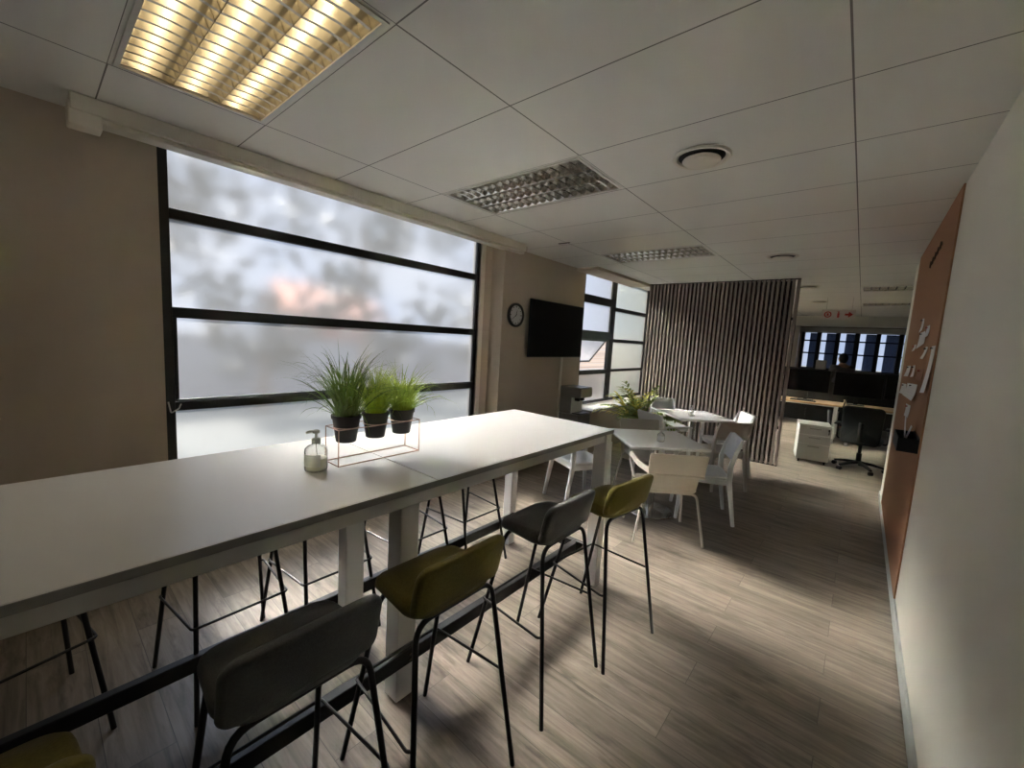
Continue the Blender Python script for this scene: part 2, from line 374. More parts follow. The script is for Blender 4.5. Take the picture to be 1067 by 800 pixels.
# ceiling: one sheet of tiles with the lamp bays cut out
lampcells = [(-1.2,-.6),(-1.2,1.2),(-1.2,3.6),(1.2,7.2),(1.2,9.6)]
xs = [-2.0,-1.2,0,1.2,2.4,XO]; ys = [YB]+[k*.6 for k in range(-5,24)]+[YF]
b = B()
for i in range(len(xs)-1):
    for j in range(len(ys)-1):
        if any(abs(xs[i]-cx) < .01 and abs(ys[j]-cy) < .01 for cx, cy in lampcells): continue
        b.box(xs[i], xs[i+1], ys[j], ys[j+1], H, H+.02)
struct(b.done('ceiling', 'ceil', smooth=False))
b = B().box(-2.3, XO+.3, YB-.3, YF+.3, H+.25, H+.4); struct(b.done('ceiling_slab', 'slat_back', smooth=False))
# left wall with three window openings
W1 = (-.335, 2.345, .47); W2 = (4.53, 6.95, .66); W3 = (7.6, 10.6, .66)
XW = -1.9
b = B()
b.box(XW-.15, XW, YB-.2, W1[0], 0, H+.25).box(XW-.15, XW, W1[0], W1[1], 0, W1[2]).box(XW-.15, XW, W1[1], W2[0], 0, H+.25)
b.box(XW-.15, XW, W2[0], W2[1], 0, W2[2]-.05).box(XW-.15, XW, W2[1], W3[0], 0, H+.25).box(XW-.15, XW, W3[0], W3[1], 0, W3[2]).box(XW-.15, XW, W3[1], YF+.2, 0, H+.25)
struct(b.done('wall_left', 'wall_beige', smooth=False))
b = B().box(XR, XR+.14, YB-.2, 5.62, 0, H+.25); struct(b.done('wall_right', 'wall_light', smooth=False))
b = B().box(XW-.15, XR+.2, YB-.2, YB, 0, H+.25); struct(b.done('wall_back', 'wall_beige', smooth=False))
b = B().box(XR+.14, XO, 5.50, 5.62, 0, H+.25); struct(b.done('wall_office_near', 'wall_light', smooth=False))
b = B().box(XO, XO+.15, 5.5, YF+.2, 0, H+.25); struct(b.done('wall_office_right', 'wall_beige', smooth=False))
b = B().box(XR-.014, XR-.0005, YB, 5.60, 0, .085); struct(b.done('baseboard_right', 'baseboard', bevel=.003))
b = B().box(XW+.0005, XW+.012, YB, 2.45, 0, .08); struct(b.done('baseboard_left', 'baseboard', bevel=.003))
# pier with the clock, jamb strip, dropped edge over the second window, knee wall and sill
b = B().box(XW, -1.715, 2.52, 2.89, 0, H); struct(b.done('wall_pier', 'wall_beige', smooth=False))
b = B().box(XW-.04, XW+.012, 2.345, 2.40, 0, H); struct(b.done('trim_1', 'trim_white', smooth=False))
b = B().box(XW, -1.56, 4.28, 6.10, 2.64, H); struct(b.done('trim_2', 'wall_beige', smooth=False))
b = B().box(XW, -1.58, 4.40, 6.10, 0, .615); struct(b.done('wall_under_window', 'wall_beige', smooth=False))
b = B().box(XW-.06, -1.56, 4.40, 6.10, .615, .645); struct(b.done('trim_3', 'trim_white', bevel=.004))
# blind cassette along the first window head
b = B().box(-1.735, -1.64, -.69, 2.79, 2.60, H); b.box(-1.76, -1.66, -.68, 2.78, 2.575, 2.60)
struct(b.done('trim_4', 'trim_white', bevel=.006))
b = B().box(-1.75, -1.645, -.70, -.58, 2.535, 2.64); struct(b.done('trim_5', 'trim_white', bevel=.008))
# far office wall with window openings
FW = [(-.02,.27),(.37,.70),(.80,1.12),(1.23,1.57),(1.66,2.02),(2.12,2.50),(2.6,3.0),(3.1,3.5),(3.6,4.0)]
b = B(); prev = XW-.2
for x0, x1 in FW: b.box(prev, x0, YF, YF+.15, .9, 2.29); prev = x1
b.box(prev, XO+.2, YF, YF+.15, .9, 2.29).box(XW-.2, XO+.2, YF, YF+.15, 0, .9).box(XW-.2, XO+.2, YF, YF+.15, 2.29, H+.25)
struct(b.done('wall_far', 'wall_beige', smooth=False))
b = B().box(XW, XO, 12.9, 13.2, 2.42, H); struct(b.done('trim_6', 'trim_white', smooth=False))
b = B().box(XW, XO, 13.75, 14.0, 2.31, 2.42); struct(b.done('trim_7', 'trim_white', smooth=False))
b = B().box(-.42, -.10, 13.3, 13.6, 0, H); struct(b.done('trim_8', 'trim_white', smooth=False))

# ------------------------------------------------------------------ windows
def pane(b, m, root, name):
    """glass sheet with the frosted film on its room side"""
    o = b.done(name, [m, 'pane_out'], root, smooth=False)
    for p in o.data.polygons: p.material_index = 0 if p.normal.x > .7 else 1
    return o
def window(n, frame, panes):
    root = bpy.data.objects.new('window_%d' % n, None); COL.objects.link(root); root['kind'] = 'structure'
    b = B()
    for f in frame: b.box(*f)
    b.done('window_frame', 'black_frame', root, bevel=.004)
    for m, f in panes: pane(B().box(*f), m, root, 'window_pane')
    return root
# big frosted window: four rows
y0, y1, zb = W1; xf0, xf1 = -1.975, -1.915; zt = H+.06
zr = [(2.265, .062), (1.675, .066), (1.085, .058)]
fr = [(xf0, xf1, y0, y0+.05, zb, zt), (xf0, xf1, y1-.045, y1, zb, zt), (xf0, xf1, y0, y1, zb, zb+.05), (xf0, xf1, y0, y1, zt-.04, zt)]
fr += [(xf0, xf1, y0+.05, y1-.045, z-h/2, z+h/2) for z, h in zr]
fr += [(xf1-.012, xf1+.022, y0+.05, y1-.045, 1.118, 1.132), (xf1-.012, xf1+.012, y0+.05, y0+.068, 1.13, 1.645), (xf1-.012, xf1+.012, y1-.063, y1-.045, 1.13, 1.645)]
lev = [zb+.05, 1.056, 1.114, 1.642, 1.708, 2.234, 2.296, zt-.04]
pn = [('glass_f', (-1.948, -1.942, y0+.05, y1-.045, lev[k], lev[k+1])) for k in (0, 2, 4, 6)]
w1 = window(1, fr, pn)
b = B().tube(fillet([(xf1+.006, y0+.075, 1.10), (xf1+.03, y0+.06, 1.075), (xf1+.03, y0+.02, 1.05), (xf1+.02, y0+.01, 1.12)], .01), .004, 6); b.done('window_stay', 'white_metal', w1)
# second window: two columns, awning sash open in the left one
y0, y1, zb = W2; ym = 5.53
fr = [(xf0, xf1, y0, y0+.04, zb, zt), (xf0, xf1, y1-.04, y1, zb, zt), (xf0, xf1, y0, y1, zb, zb+.045), (xf0, xf1, y0, y1, zt-.04, zt), (xf0, xf1, ym-.075, ym+.075, zb, zt)]
fr += [(xf0, xf1, y0, ym, 2.24, 2.36), (xf0, xf1, y0, ym, 1.69, 1.82), (xf0, xf1, y0, ym, 1.13, 1.20)]
fr += [(xf0, xf1, ym, y1, 2.185, 2.245), (xf0, xf1, ym, y1, 1.66, 1.715), (xf0, xf1, ym, y1, 1.155, 1.20)]
pn = [('glass_f', (-1.948, -1.942, y0+.04, ym-.075, a, c)) for a, c in ((zb+.045, 1.13), (1.82, 2.24), (2.36, zt-.04))]
pn += [('glass_g', (-1.948, -1.942, ym+.075, y1-.04, a, c)) for a, c in ((zb+.045, 1.155), (1.20, 1.66), (1.715, 2.185), (2.245, zt-.04))]
w2 = window(2, fr, pn)
rot = Matrix.Translation((-1.96, 0, 1.69)) @ Matrix.Rotation(math.radians(38), 4, 'Y')
b = B(); R_ = rot
for f in ((-.012, .012, y0+.05, ym-.085, -.03, 0), (-.012, .012, y0+.05, ym-.085, -.49, -.46), (-.012, .012, y0+.05, y0+.085, -.49, 0), (-.012, .012, ym-.12, ym-.085, -.49, 0)): b.box(*f, rot=R_)
sash = b.done('open_sash', 'black_frame', w2, bevel=.003)
pane(B().box(-.003, .003, y0+.085, ym-.12, -.46, -.03, rot=R_), 'glass_f', sash, 'sash_pane')
# third window, in the office beyond the slats
y0, y1, zb = W3
fr = [(xf0, xf1, y0, y0+.05, zb, zt), (xf0, xf1, y1-.05, y1, zb, zt), (xf0, xf1, y0, y1, zb, zb+.05), (xf0, xf1, y0, y1, zt-.04, zt)]
fr += [(xf0, xf1, y0+1.0*k-.03, y0+1.0*k+.03, zb, zt) for k in (1, 2)] + [(xf0, xf1, y0, y1, 1.67, 1.72)]
pn = [('glass_g', (-1.948, -1.942, y0+1.0*k+.05, y0+1.0*k+.95, a, c)) for k in range(3) for a, c in ((zb+.05, 1.67), (1.72, zt-.04))]
window(3, fr, pn)
# far office windows: black frames with bars and a blue-grey blind drawn part-way across
for k, (x0, x1) in enumerate(FW):
    fr = [(x0-.07, x0, YF-.02, YF+.06, .9, 2.29), (x1, x1+.05, YF-.02, YF+.06, .9, 2.29)]
    fr += [(x0, x1, YF+.02, YF+.06, z-.02, z+.02) for z in (1.26, 1.70, 2.06)]
    r = window(4+k, fr, [])
    w = x1-x0; xb = x0+w*(.42, .36, .40, .36, .30, .35, .4, .4, .4)[k]
    b = B(); n = 12
    b.rings([[(xb+(x1-xb)*i/n, YF+.085+.012*(i % 2), z) for i in range(n+1)]+[(xb+(x1-xb)*i/n, YF+.089+.012*(i % 2), z) for i in range(n, -1, -1)] for z in (.92, 2.28)])
    b.done('window_blind', 'blind', r, smooth=False)

# ------------------------------------------------------------------ ceiling lights
def ceiling_light(x0, y0, lit, label, nblade=16):
    t = thing('ceiling_light', label, 'ceiling light', (x0+.6, y0+.3, H), 0, 'recessed louvre ceiling lights')
    w, d = 1.17, .57
    b = B(); e = .018
    for bx in ((-w/2, w/2, -d/2, -d/2+e), (-w/2, w/2, d/2-e, d/2), (-w/2, -w/2+e, -d/2+e, d/2-e), (w/2-e, w/2, -d/2+e, d/2-e)): b.box(*bx, -.004, .02)
    # tile edge left round the fitting
    for bx in ((-.6, .6, -.3, -d/2), (-.6, .6, d/2, .3), (-.6, -w/2, -d/2, d/2), (w/2, .6, -d/2, d/2)): b.box(*bx, .001, .02)
    b.done('frame', 'lamp_in', t, smooth=False)
    b = B(); z1 = .13
    b.box(-w/2, w/2, -d/2, d/2, z1, z1+.01).box(-w/2, w/2, -d/2-.006, -d/2, .02, z1).box(-w/2, w/2, d/2, d/2+.006, .02, z1).box(-w/2-.006, -w/2, -d/2, d/2, .02, z1).box(w/2, w/2+.006, -d/2, d/2, .02, z1)
    b.done('housing', 'lamp_in', t, smooth=False)
    sw = (d-2*e)/3
    for k in range(3):
        yc = -d/2+e+sw*(k+.5)
        b = B().tube([(-w/2+.03, yc, .098), (w/2-.03, yc, .098)], .013, 10); b.done('fluorescent_tube', 'tube_on' if lit else 'tube_off', t)
        b = B(); X0, X1 = -w/2+e, w/2-e
        # the parabolic side reflectors of one bay
        for sg in (-1, 1):
            prof = [(sw*.5, .003), (sw*.47, .02), (sw*.41, .045), (sw*.30, .062)]
            b.rings([[(X, yc+sg*y, z) for y, z in prof]+[(X, yc+sg*(y+.002), z+.002) for y, z in prof[::-1]] for X in (X0, X1)])
        for i in range(nblade+1):
            X = X0+(X1-X0)*i/nblade; hw = .0065
            sec = [(-sw*.49, .004), (-sw*.44, .038), (-sw*.34, .064), (sw*.34, .064), (sw*.44, .038), (sw*.49, .004), (sw*.25, .009), (0, .011), (-sw*.25, .009)]
            b.rings([[(X+s_*hw*(1 if z < .03 else .25), yc+y, z) for y, z in sec] for s_ in (-1, 1)])
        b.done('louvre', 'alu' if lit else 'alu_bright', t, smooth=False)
    return t
ceiling_light(-1.2, -.6, True, 'lit warm yellow louvre light in the ceiling, the largest and nearest')
ceiling_light(-1.2, 1.2, False, 'unlit silver louvre light in the ceiling before the round air diffuser')
ceiling_light(-1.2, 3.6, False, 'unlit louvre light in the ceiling close to the slatted screen')
ceiling_light(1.2, 7.2, False, 'unlit louvre light over the office beside the end of the pinboard wall', 12)
ceiling_light(1.2, 9.6, False, 'farther of the two unlit louvre lights beyond the pinboard wall', 12)
def diffuser(x, y, label):
    t = thing('air_diffuser', label, 'air vent', (x, y, H), 0, 'round ceiling air diffusers')
    B().lathe([(.148,0),(.150,-.006),(.143,-.014),(.128,-.012),(.118,.004),(.115,0)], 40, caps=False).done('outer_ring', 'sign', t).data.materials[0] = M['trim_white']
    B().lathe([(.118,.012),(.118,-.003)], 32).done('throat', 'slat_back', t)
    B().lathe([(.0,-.034),(.06,-.033),(.092,-.028),(.098,-.022),(.094,-.016),(.03,-.012)], 40).done('disc', 'trim_white', t)
    B().lathe([(.014,-.013),(.014,-.002)], 10).done('stem', 'slat_back', t)
diffuser(.55, 1.575, 'white round air diffuser in the ceiling, the nearest to the camera')
diffuser(.56, 4.48, 'white round air diffuser just before the slatted screen')
diffuser(.58, 7.0, 'round air diffuser just past the slatted screen')
diffuser(.58, 9.2, 'small far round air diffuser near the hanging red arrow sign')
b = B().box(-1.30, -1.16, 2.905, 2.93, H-.006, H-.0005); tag(b.done('ceiling_slot', 'slat_back'), 'small dark slot in the ceiling above the television', 'ceiling fitting')

# ------------------------------------------------------------------ bench table
t = thing('bar_table', 'long white high bench table with black lower beams and square legs', 'table', (-.26, .12, 0))
def T(x): return x+.26
def U(y): return y-.12
XA, XB = -.685, .168; ZT = 1.08; YE = 1.585; YN = -1.36
for ya, yb, nm in ((.1225, YE, 0), (YN, .1195, 1)):
    b = B().box(T(XA), T(XB), U(ya), U(yb), ZT-.025, ZT); b.done('tabletop', 'white_lam', t, bevel=.002)
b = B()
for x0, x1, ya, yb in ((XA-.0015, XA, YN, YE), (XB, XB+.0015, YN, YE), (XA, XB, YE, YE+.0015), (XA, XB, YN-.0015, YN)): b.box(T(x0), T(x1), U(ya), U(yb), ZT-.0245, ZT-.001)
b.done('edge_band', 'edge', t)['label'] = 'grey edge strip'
b = B()
ap = [(XA+.02, XA+.045, YN+.02, YE-.02), (XB-.045, XB-.02, YN+.02, YE-.02), (XA+.045, XB-.045, YN+.02, YN+.045), (XA+.045, XB-.045, YE-.045, YE-.02)]
for x0, x1, ya, yb in ap: b.box(T(x0), T(x1), U(ya), U(yb), 1.0, 1.0545)
b.done('apron', 'white_metal', t, bevel=.003)
def leg(x0, x1, ya, yb):
    b = B().box(T(x0), T(x1), U(ya), U(yb), .012, 1.054).box(T(x0)+.015, T(x1)-.015, U(ya)+.015, U(yb)-.015, 0, .012)
    b.done('leg', 'white_metal', t, bevel=.004)
leg(.072, .160, 1.51, 1.598-.02); leg(-.70+.02, -.605, 1.51, 1.578)
leg(-.125, -.035, .10, .195); leg(-.565, -.48, .10, .195)
leg(.072, .160, YN+.01, YN+.09); leg(-.68, -.605, YN+.01, YN+.09)
for x0, x1 in ((-.033, .008), (-.604, -.567)):
    b = B().box(T(x0), T(x1), U(YN+.04), U(1.54), .21, .275)
    b.done('beam', 'black_metal', t, bevel=.004)
for ya in (1.50, YN+.03):
    B().box(T(-.604), T(.071), U(ya), U(ya+.045), .212, .272).done('beam', 'black_metal', t, bevel=.004)
b = B()
for z in (.232, .256):
    for y in (.125, .165): b.lathe([(.008, 0), (.008, .006)], 8, (0, 0, 0))
bolt = B()
for y in (.135, .16):
    for z in (.23, .255):
        c = Vector((T(.008), U(y), z)); bolt.rings([[c+Vector((dx, .007*math.cos(a), .007*math.sin(a))) for a in [2*PI*k/8 for k in range(8)]] for dx in (0, .005)])
b.bm.free(); bolt.done('bolt', 'steel', t)
B().box(T(.0), T(.071), U(1.49), U(1.50), .205, .285).done('bracket_plate', 'steel', t, bevel=.002)

# ------------------------------------------------------------------ bar stools
def make_stool(fab, label):
    t = thing('bar_stool', label, 'bar stool', (0,0,0), 0, 'upholstered bar stools around the bench table')
    # seat pad: thin at the front, thicker and swept up where it meets the back
    ol = rrect(.180, .152, .080, 8, taper=-.07)
    def fs(u, v, w):
        k = (v+.152)/.304                     # 0 rear .. 1 front
        z = .772 + .012*(1-k)**2 - .030*max(0, k-.6)**2/.16 + .010*(u/.19)**2
        if w < 0: w = w*(1.45-.8*k)
        return Vector((u, v-.012, z+w))
    B().pad(ol, .056, fs, er=.025, bulge=.006).done('seat', fab, t, angle=80)
    ol = rrect2(.188, .088, .046, .026)
    def fb(u, v, w):
        y = -.160 - .038*(v+.088)/.176 + .020*(u/.19)**2
        z = .852 + v
        return Vector((u, y-w, z+.2*w))
    B().pad(ol, .042, fb, er=.019, bulge=.003).done('backrest', fab, t, angle=80)
    r = .0095
    for sx in (-1, 1):
        p = fillet([(sx*.235, -.245, 0), (sx*.168, -.145, .742), (0, -.145, .742)], .06); B().tube(p, r, 10).done('leg', 'black_metal', t)
        p = fillet([(sx*.195, .245, 0), (sx*.145, .085, .724), (0, .085, .724)], .05); B().tube(p, r, 10).done('leg', 'black_metal', t)
    zf = .375
    def onleg(a, bb): 
        a, bb = Vector(a), Vector(bb); return a+(bb-a)*((zf-a.z)/(bb.z-a.z))
    rl, rr_ = [onleg((s*.235,-.245,0), (s*.168,-.145,.742)) for s in (-1, 1)]
    fl, fr_ = [onleg((s*.195,.245,0), (s*.145,.085,.724)) for s in (-1, 1)]
    o = .016
    p = fillet([rl, rl+Vector((-o, .012, 0)), fl+Vector((-o, .012, 0)), fr_+Vector((o, .012, 0)), rr_+Vector((o, .012, 0)), rr_], .014, 4)
    B().tube(p, .0055, 8).done('footrest', 'black_metal', t)
    return t
protos = {}
stools = [ # fabric, x, y, rotation (deg), label
 ('olive_fab', .29, -1.02, 90, 'mustard olive bar stool cut off by the lower left corner of the photo'),
 ('grey_fab', .25, -.466, 90, 'charcoal grey bar stool between the two mustard ones, nearest the camera'),
 ('olive_fab', .255, .028, 90, 'mustard olive bar stool before the middle table leg, charcoal stools on both sides'),
 ('grey_fab', .252, .69, 90, 'charcoal grey bar stool beside the mustard one at the far end of the bench'),
 ('olive_fab', .335, 1.175, 82, 'mustard olive bar stool at the far corner of the bench table, by the ivory armchair'),
 ('grey_fab', -.936, -.976, -74.6, 'bar stool on the window side of the bench at the left edge of the photo'),
 ('olive_fab', -.785, -.315, -88, 'second bar stool from the left on the window side of the bench'),
 ('grey_fab', -.775, .13, -90, 'window side bar stool seen beside the middle table legs'),
 ('olive_fab', -.765, .67, -90, 'window side bar stool seen just right of the middle table legs'),
 ('grey_fab', -.75, 1.17, -90, 'window side bar stool nearest the far end of the bench table'),
]
for fab, x, y, rz, label in stools:
    if fab not in protos: protos[fab] = make_stool(fab, label); o = protos[fab]
    else: o = copy_tree(protos[fab]); o['label'] = label
    o.location = (x, y, 0); o.rotation_euler = (0, 0, math.radians(rz))

# ------------------------------------------------------------------ things on the bench table
def pump_bottle(x, y, z, label, s=1.0, rz=0):
    t = thing('hand_sanitizer_bottle', label, 'bottle', (x, y, z), rz, 'hand gel pump bottles')
    R = .042*s
    B().lathe([(R*.86,.0),(R*.97,.003),(R,.010),(R,.078*s),(R*.95,.088*s),(R*.72,.098*s),(R*.36,.104*s),(R*.34,.112*s)], 28).done('bottle_body', 'bottle', t)
    B().lathe([(R*.80,.004),(R*.93,.010),(R*.93,.050*s)], 24).done('gel', 'gel', t)
    lb = [[(1.012*R*math.cos(a), 1.012*R*math.sin(a), zz) for a in [math.radians(-172+105*k/14) for k in range(15)]] for zz in (.022*s, .070*s)]
    B().rings(lb, close=False, caps=False).done('label_sticker', 'label', t)
    b = B().lathe([(R*.38,.108*s),(R*.40,.110*s),(R*.40,.126*s),(R*.30,.128*s),(R*.12,.129*s),(R*.12,.146*s),(R*.30,.147*s),(R*.32,.156*s),(R*.2,.160*s)], 18)
    b.tube(fillet([(0,0,.152*s), (-.022*s,.0,.153*s), (-.036*s,0,.148*s)], .006), [.006*s]*8+[.004*s], 8)
    b.done('pump', 'pump', t)
    B().tube([(0,0,.110*s),(.006,.004,.012)], .0022, 6).done('dip_tube', 'pump', t)
    return t
pump_bottle(-.225, -.165, ZT, 'clear hand gel pump bottle on the bench table beside the wire planter', 1.0, 1.1)
# wire planter frame
t = thing('wire_planter_stand', 'rose gold wire frame holding three grass pots on the bench table', 'plant stand', (-.256, .108, ZT))
x0, x1, y0, y1, hz = -.055, .055, -.195, .197, .150; r = .0022
b = B()
for z in (.0022, hz): [b.tube([p, q], r, 6) for p, q in (((x0,y0,z),(x1,y0,z)),((x1,y0,z),(x1,y1,z)),((x1,y1,z),(x0,y1,z)),((x0,y1,z),(x0,y0,z)))]
for x in (x0, x1):
    for y in (y0, y1): b.tube([(x,y,0),(x,y,hz)], r, 6)
b.done('wire_frame', 'copper', t)
for yc in (-.135, 0, .135):
    b = B().tube([(.0505*math.cos(a), yc+.0505*math.sin(a), hz) for a in [2*PI*k/28 for k in range(28)]], .002, 6, closed=True); b.done('holder_ring', 'copper', t)
# grass plants
def grass(b, n, rx, lmin, lmax, droop, wid, seed, z0, lean=.55):
    rd = random.Random(seed)
    for _ in range(n):
        a = rd.uniform(0, 2*PI); rr = rx*math.sqrt(rd.random()); p = Vector((rr*math.cos(a), rr*math.sin(a), z0))
        az = a+rd.gauss(0, .5); d0 = Vector((math.cos(az), math.sin(az), 0)); ln = rd.uniform(lmin, lmax); th = abs(rd.gauss(0, lean))*.75+.04; th = min(th, 1.15)
        dr = droop*rd.uniform(.4, 1.5); seg = 8; w0 = wid*rd.uniform(.7, 1.2); side = Vector((-d0.y, d0.x, 0)); tw = rd.uniform(-.6, .6); side = (side+Vector((0,0,tw))).normalized()
        L_, R_ = [], []
        for k in range(seg+1):
            f = k/seg; w = w0*(1-.92*f**1.6)*(.65+.35*min(1, f*4))
            L_.append(b.bm.verts.new(p-side*w/2)); R_.append(b.bm.verts.new(p+side*w/2))
            th2 = th+dr*f*f*2.0
            p = p+(d0*math.sin(th2)+Vector((0,0,1))*math.cos(th2))*ln/seg
        for k in range(seg): b.bm.faces.new((L_[k], R_[k], R_[k+1], L_[k+1]))
def grass_plant(y, label, mt, n, lmin, lmax, droop, seed, lean):
    t = thing('potted_grass', label, 'potted plant', (-.256, y, ZT+.088), 0, 'potted grasses in the wire planter')
    b = B().lathe([(.038,0),(.040,.002),(.055,.098),(.059,.098),(.060,.112),(.056,.113),(.053,.100)], 28); b.done('pot', 'pot', t)
    B().lathe([(.0,.098),(.03,.103),(.053,.099),(.05,.09)], 20).done('soil', 'soil', t)
    b = B(); grass(b, n, .042, lmin, lmax, droop, .0066, seed, .10, lean); b.done('leaves', mt, t, angle=60)
grass_plant(-.027, 'dark arching grass in a black pot, nearest the hand gel bottle', 'grass_a', 260, .16, .36, .80, 3, .56)
grass_plant(.108, 'middle one of the three potted grasses, short and bright green', 'grass_b', 260, .13, .27, .6, 5, .5)
grass_plant(.243, 'bright green potted grass at the far end of the wire planter', 'grass_b', 240, .13, .28, .85, 9, .62)

# ------------------------------------------------------------------ bistro tables
def bistro(x, y, rz, label):
    t = thing('bistro_table', label, 'table', (x, y, 0), rz, 'square white bistro tables')
    B().pad(rrect(.375, .375, .025, 4), .026, lambda u, v, w: Vector((u, v, .727+w)), er=.012).done('tabletop', 'white_lam', t)
    B().box(-.16, .16, -.16, .16, .700, .7135).done('top_plate', 'black_metal', t, bevel=.003)
    B().lathe([(.038,.02),(.038,.70)], 24).done('column', 'steel', t)
    B().lathe([(.0,.034),(.05,.032),(.09,.025),(.20,.016),(.222,.010),(.225,.004),(.222,0)][::-1], 40).done('base', 'steel', t)
    return t
bistro(-.105, 3.085, math.radians(43), 'square white bistro table between the ivory armchair and the bench table end')
bistro(-.30, 4.95, math.radians(45), 'square white bistro table close to the slatted screen')
pump_bottle(-.02, 2.98, .740, 'small hand gel pump bottle on the nearer bistro table', .80, 1.0)
pump_bottle(-.30, 4.83, .740, 'small white hand gel pump bottle on the table by the slatted screen', .9, 1.0)

# ------------------------------------------------------------------ chairs
def tub_chair(pl, label):
    t = thing('tube_leg_armchair', label, 'chair', (0,0,0), 0, 'white chairs at the bistro tables')
    ol = rrect(.225, .215, .06, 6, taper=.05)
    B().pad(ol, .018, lambda u, v, w: Vector((u, v+.01, .450+w+.10*u*u-.012*max(0, v)/.2)), er=.008).done('seat', pl, t)
    # two-tier back: lower shell rises from the seat, upper shell overlaps it behind
    ol = rrect(.208, .098, .03, 5, taper=.035)
    B().pad(ol, .012, lambda u, v, w: Vector((u, -.196-.045*(v+.095)/.19+.5*u*u-w, .535+v)), er=.0055).done('lower_back', pl, t)
    ol = rrect(.228, .094, .018, 5, taper=.012)
    b = B().pad(ol, .012, lambda u, v, w: Vector((u, -.292-.040*(v+.094)/.188+.5*u*u-w, .706+v-.25*u*u)), er=.0055)
    b.tube([(u, -.300+.5*u*u, .612-.25*u*u) for u in [-.222+.444*k/20 for k in range(21)]], .0095, 8)      # bead added to draw the fold's shadow line
    b.done('upper_back', pl, t)
    for sx in (-1, 1):
        p = fillet([(sx*.212, -.235, .628), (sx*.262, -.10, .640), (sx*.272, .13, .662), (sx*.268, .165, .60), (sx*.240, .10, .46)], [0,.05,.03,.02,0], 5)
        B().bar(p, .016, .052, (1, 0, .001)).done('armrest', pl, t, bevel=.004)
        p = fillet([(sx*.285, -.235, 0), (sx*.215, -.175, .425), (0, -.165, .425)], .05); B().tube(p, .0105, 10).done('leg', pl, t)
        p = fillet([(sx*.265, .245, 0), (sx*.215, .165, .425), (0, .16, .425)], .05); B().tube(p, .0105, 10).done('leg', pl, t)
    return t
def side_chair(pl, label, arms=False):
    t = thing('plastic_armchair' if arms else 'plastic_side_chair', label, 'chair', (0,0,0), 0, 'white chairs at the bistro tables')
    ol = rrect(.215, .215, .045, 6, taper=.04)
    B().pad(ol, .026, lambda u, v, w: Vector((u, v, .440+w+.14*u*u-.01*max(0, v)/.2-.018*(1-(u/.22)**2)*max(0, 1-(v/.2)**2))), er=.012).done('seat', pl, t)
    b = B()
    for sx in (-1, 1): b.bar([(sx*.196, -.19, .405), (sx*.196, .18, .405)], .022, .05, (1,0,0))
    b.bar([(-.196, .185, .405), (.196, .185, .405)], .022, .05, (0,1,0)); b.bar([(-.196, -.19, .405), (.196, -.19, .405)], .022, .05, (0,1,0))
    b.done('seat_rail', pl, t, bevel=.004)
    for sx in (-1, 1):
        p = [(sx*.215, -.275, 0), (sx*.204, -.205, .42), (sx*.203, -.205, .56), (sx*.200, -.235, .70), (sx*.195, -.280, .815)]
        B().bar(p, [.026,.034,.032,.028,.022], [.030,.046,.044,.040,.030], (1,0,0)).done('leg', pl, t, bevel=.006)
        if arms:
            B().bar([(sx*.225, .235, 0), (sx*.212, .205, .42), (sx*.218, .20, .60), (sx*.220, .195, .645)], [.026,.034,.030,.034], [.030,.044,.036,.04], (1,0,0)).done('leg', pl, t, bevel=.006)
            p = fillet([(sx*.206, -.225, .665), (sx*.222, -.05, .668), (sx*.222, .215, .652)], .06)
            B().bar(p, .040, .018, (1,0,0)).done('armrest', pl, t, bevel=.006)
        else:
            B().bar([(sx*.220, .230, 0), (sx*.206, .198, .425)], [.026,.036], [.030,.046], (1,0,0)).done('leg', pl, t, bevel=.006)
    z0 = .60 if not arms else .56; hh = (.822-z0)/2
    ol = rrect(.205, hh, .03, 5, taper=-.02)
    B().pad(ol, .016, lambda u, v, w: Vector((u, -.222-.062*((v+hh)/(2*hh))**1.3-.035*(1-(u/.205)**2)-w, z0+hh+v)), er=.0075).done('backrest', pl, t)
    return t
def put(o, x, y, fx, fy):
    o.location = (x, y, 0); o.rotation_euler = (0, 0, math.atan2(-fx, fy)); return o
put(tub_chair('beige_pl', 'ivory armchair with tube legs and two-tier back, nearest the camera'), .150, 2.69, -.60, .80)
put(tub_chair('grey_pl', 'armchair tucked under the window side of the nearer bistro table'), -.31, 3.46, .70, -.70)
put(side_chair('cool_pl', 'armless chair with pale back seen edge-on right of the nearer bistro table'), .265, 3.395, -.91, -.42)
c = side_chair('grey_pl', 'grey looking armless chair with its back to the camera at the far bistro table'); put(c, .135, 4.505, -.75, .66)
pa = side_chair('white_pl', 'sunlit white armchair against the slatted screen at the right of the far table', True); put(pa, .06, 5.09, -.78, -.62)
def armc(label, x, y, fx, fy):
    o = copy_tree(pa); o['label'] = label; return put(o, x, y, fx, fy)
armc('white armchair at the far left of the table by the slatted screen, facing right', -.80, 5.50, .77, -.64)
armc('armchair seen from behind between the two bistro tables', -.46, 4.33, .42, .90)
armc('white armchair half hidden behind the far end of the bench table', -.76, 2.78, .45, .89)

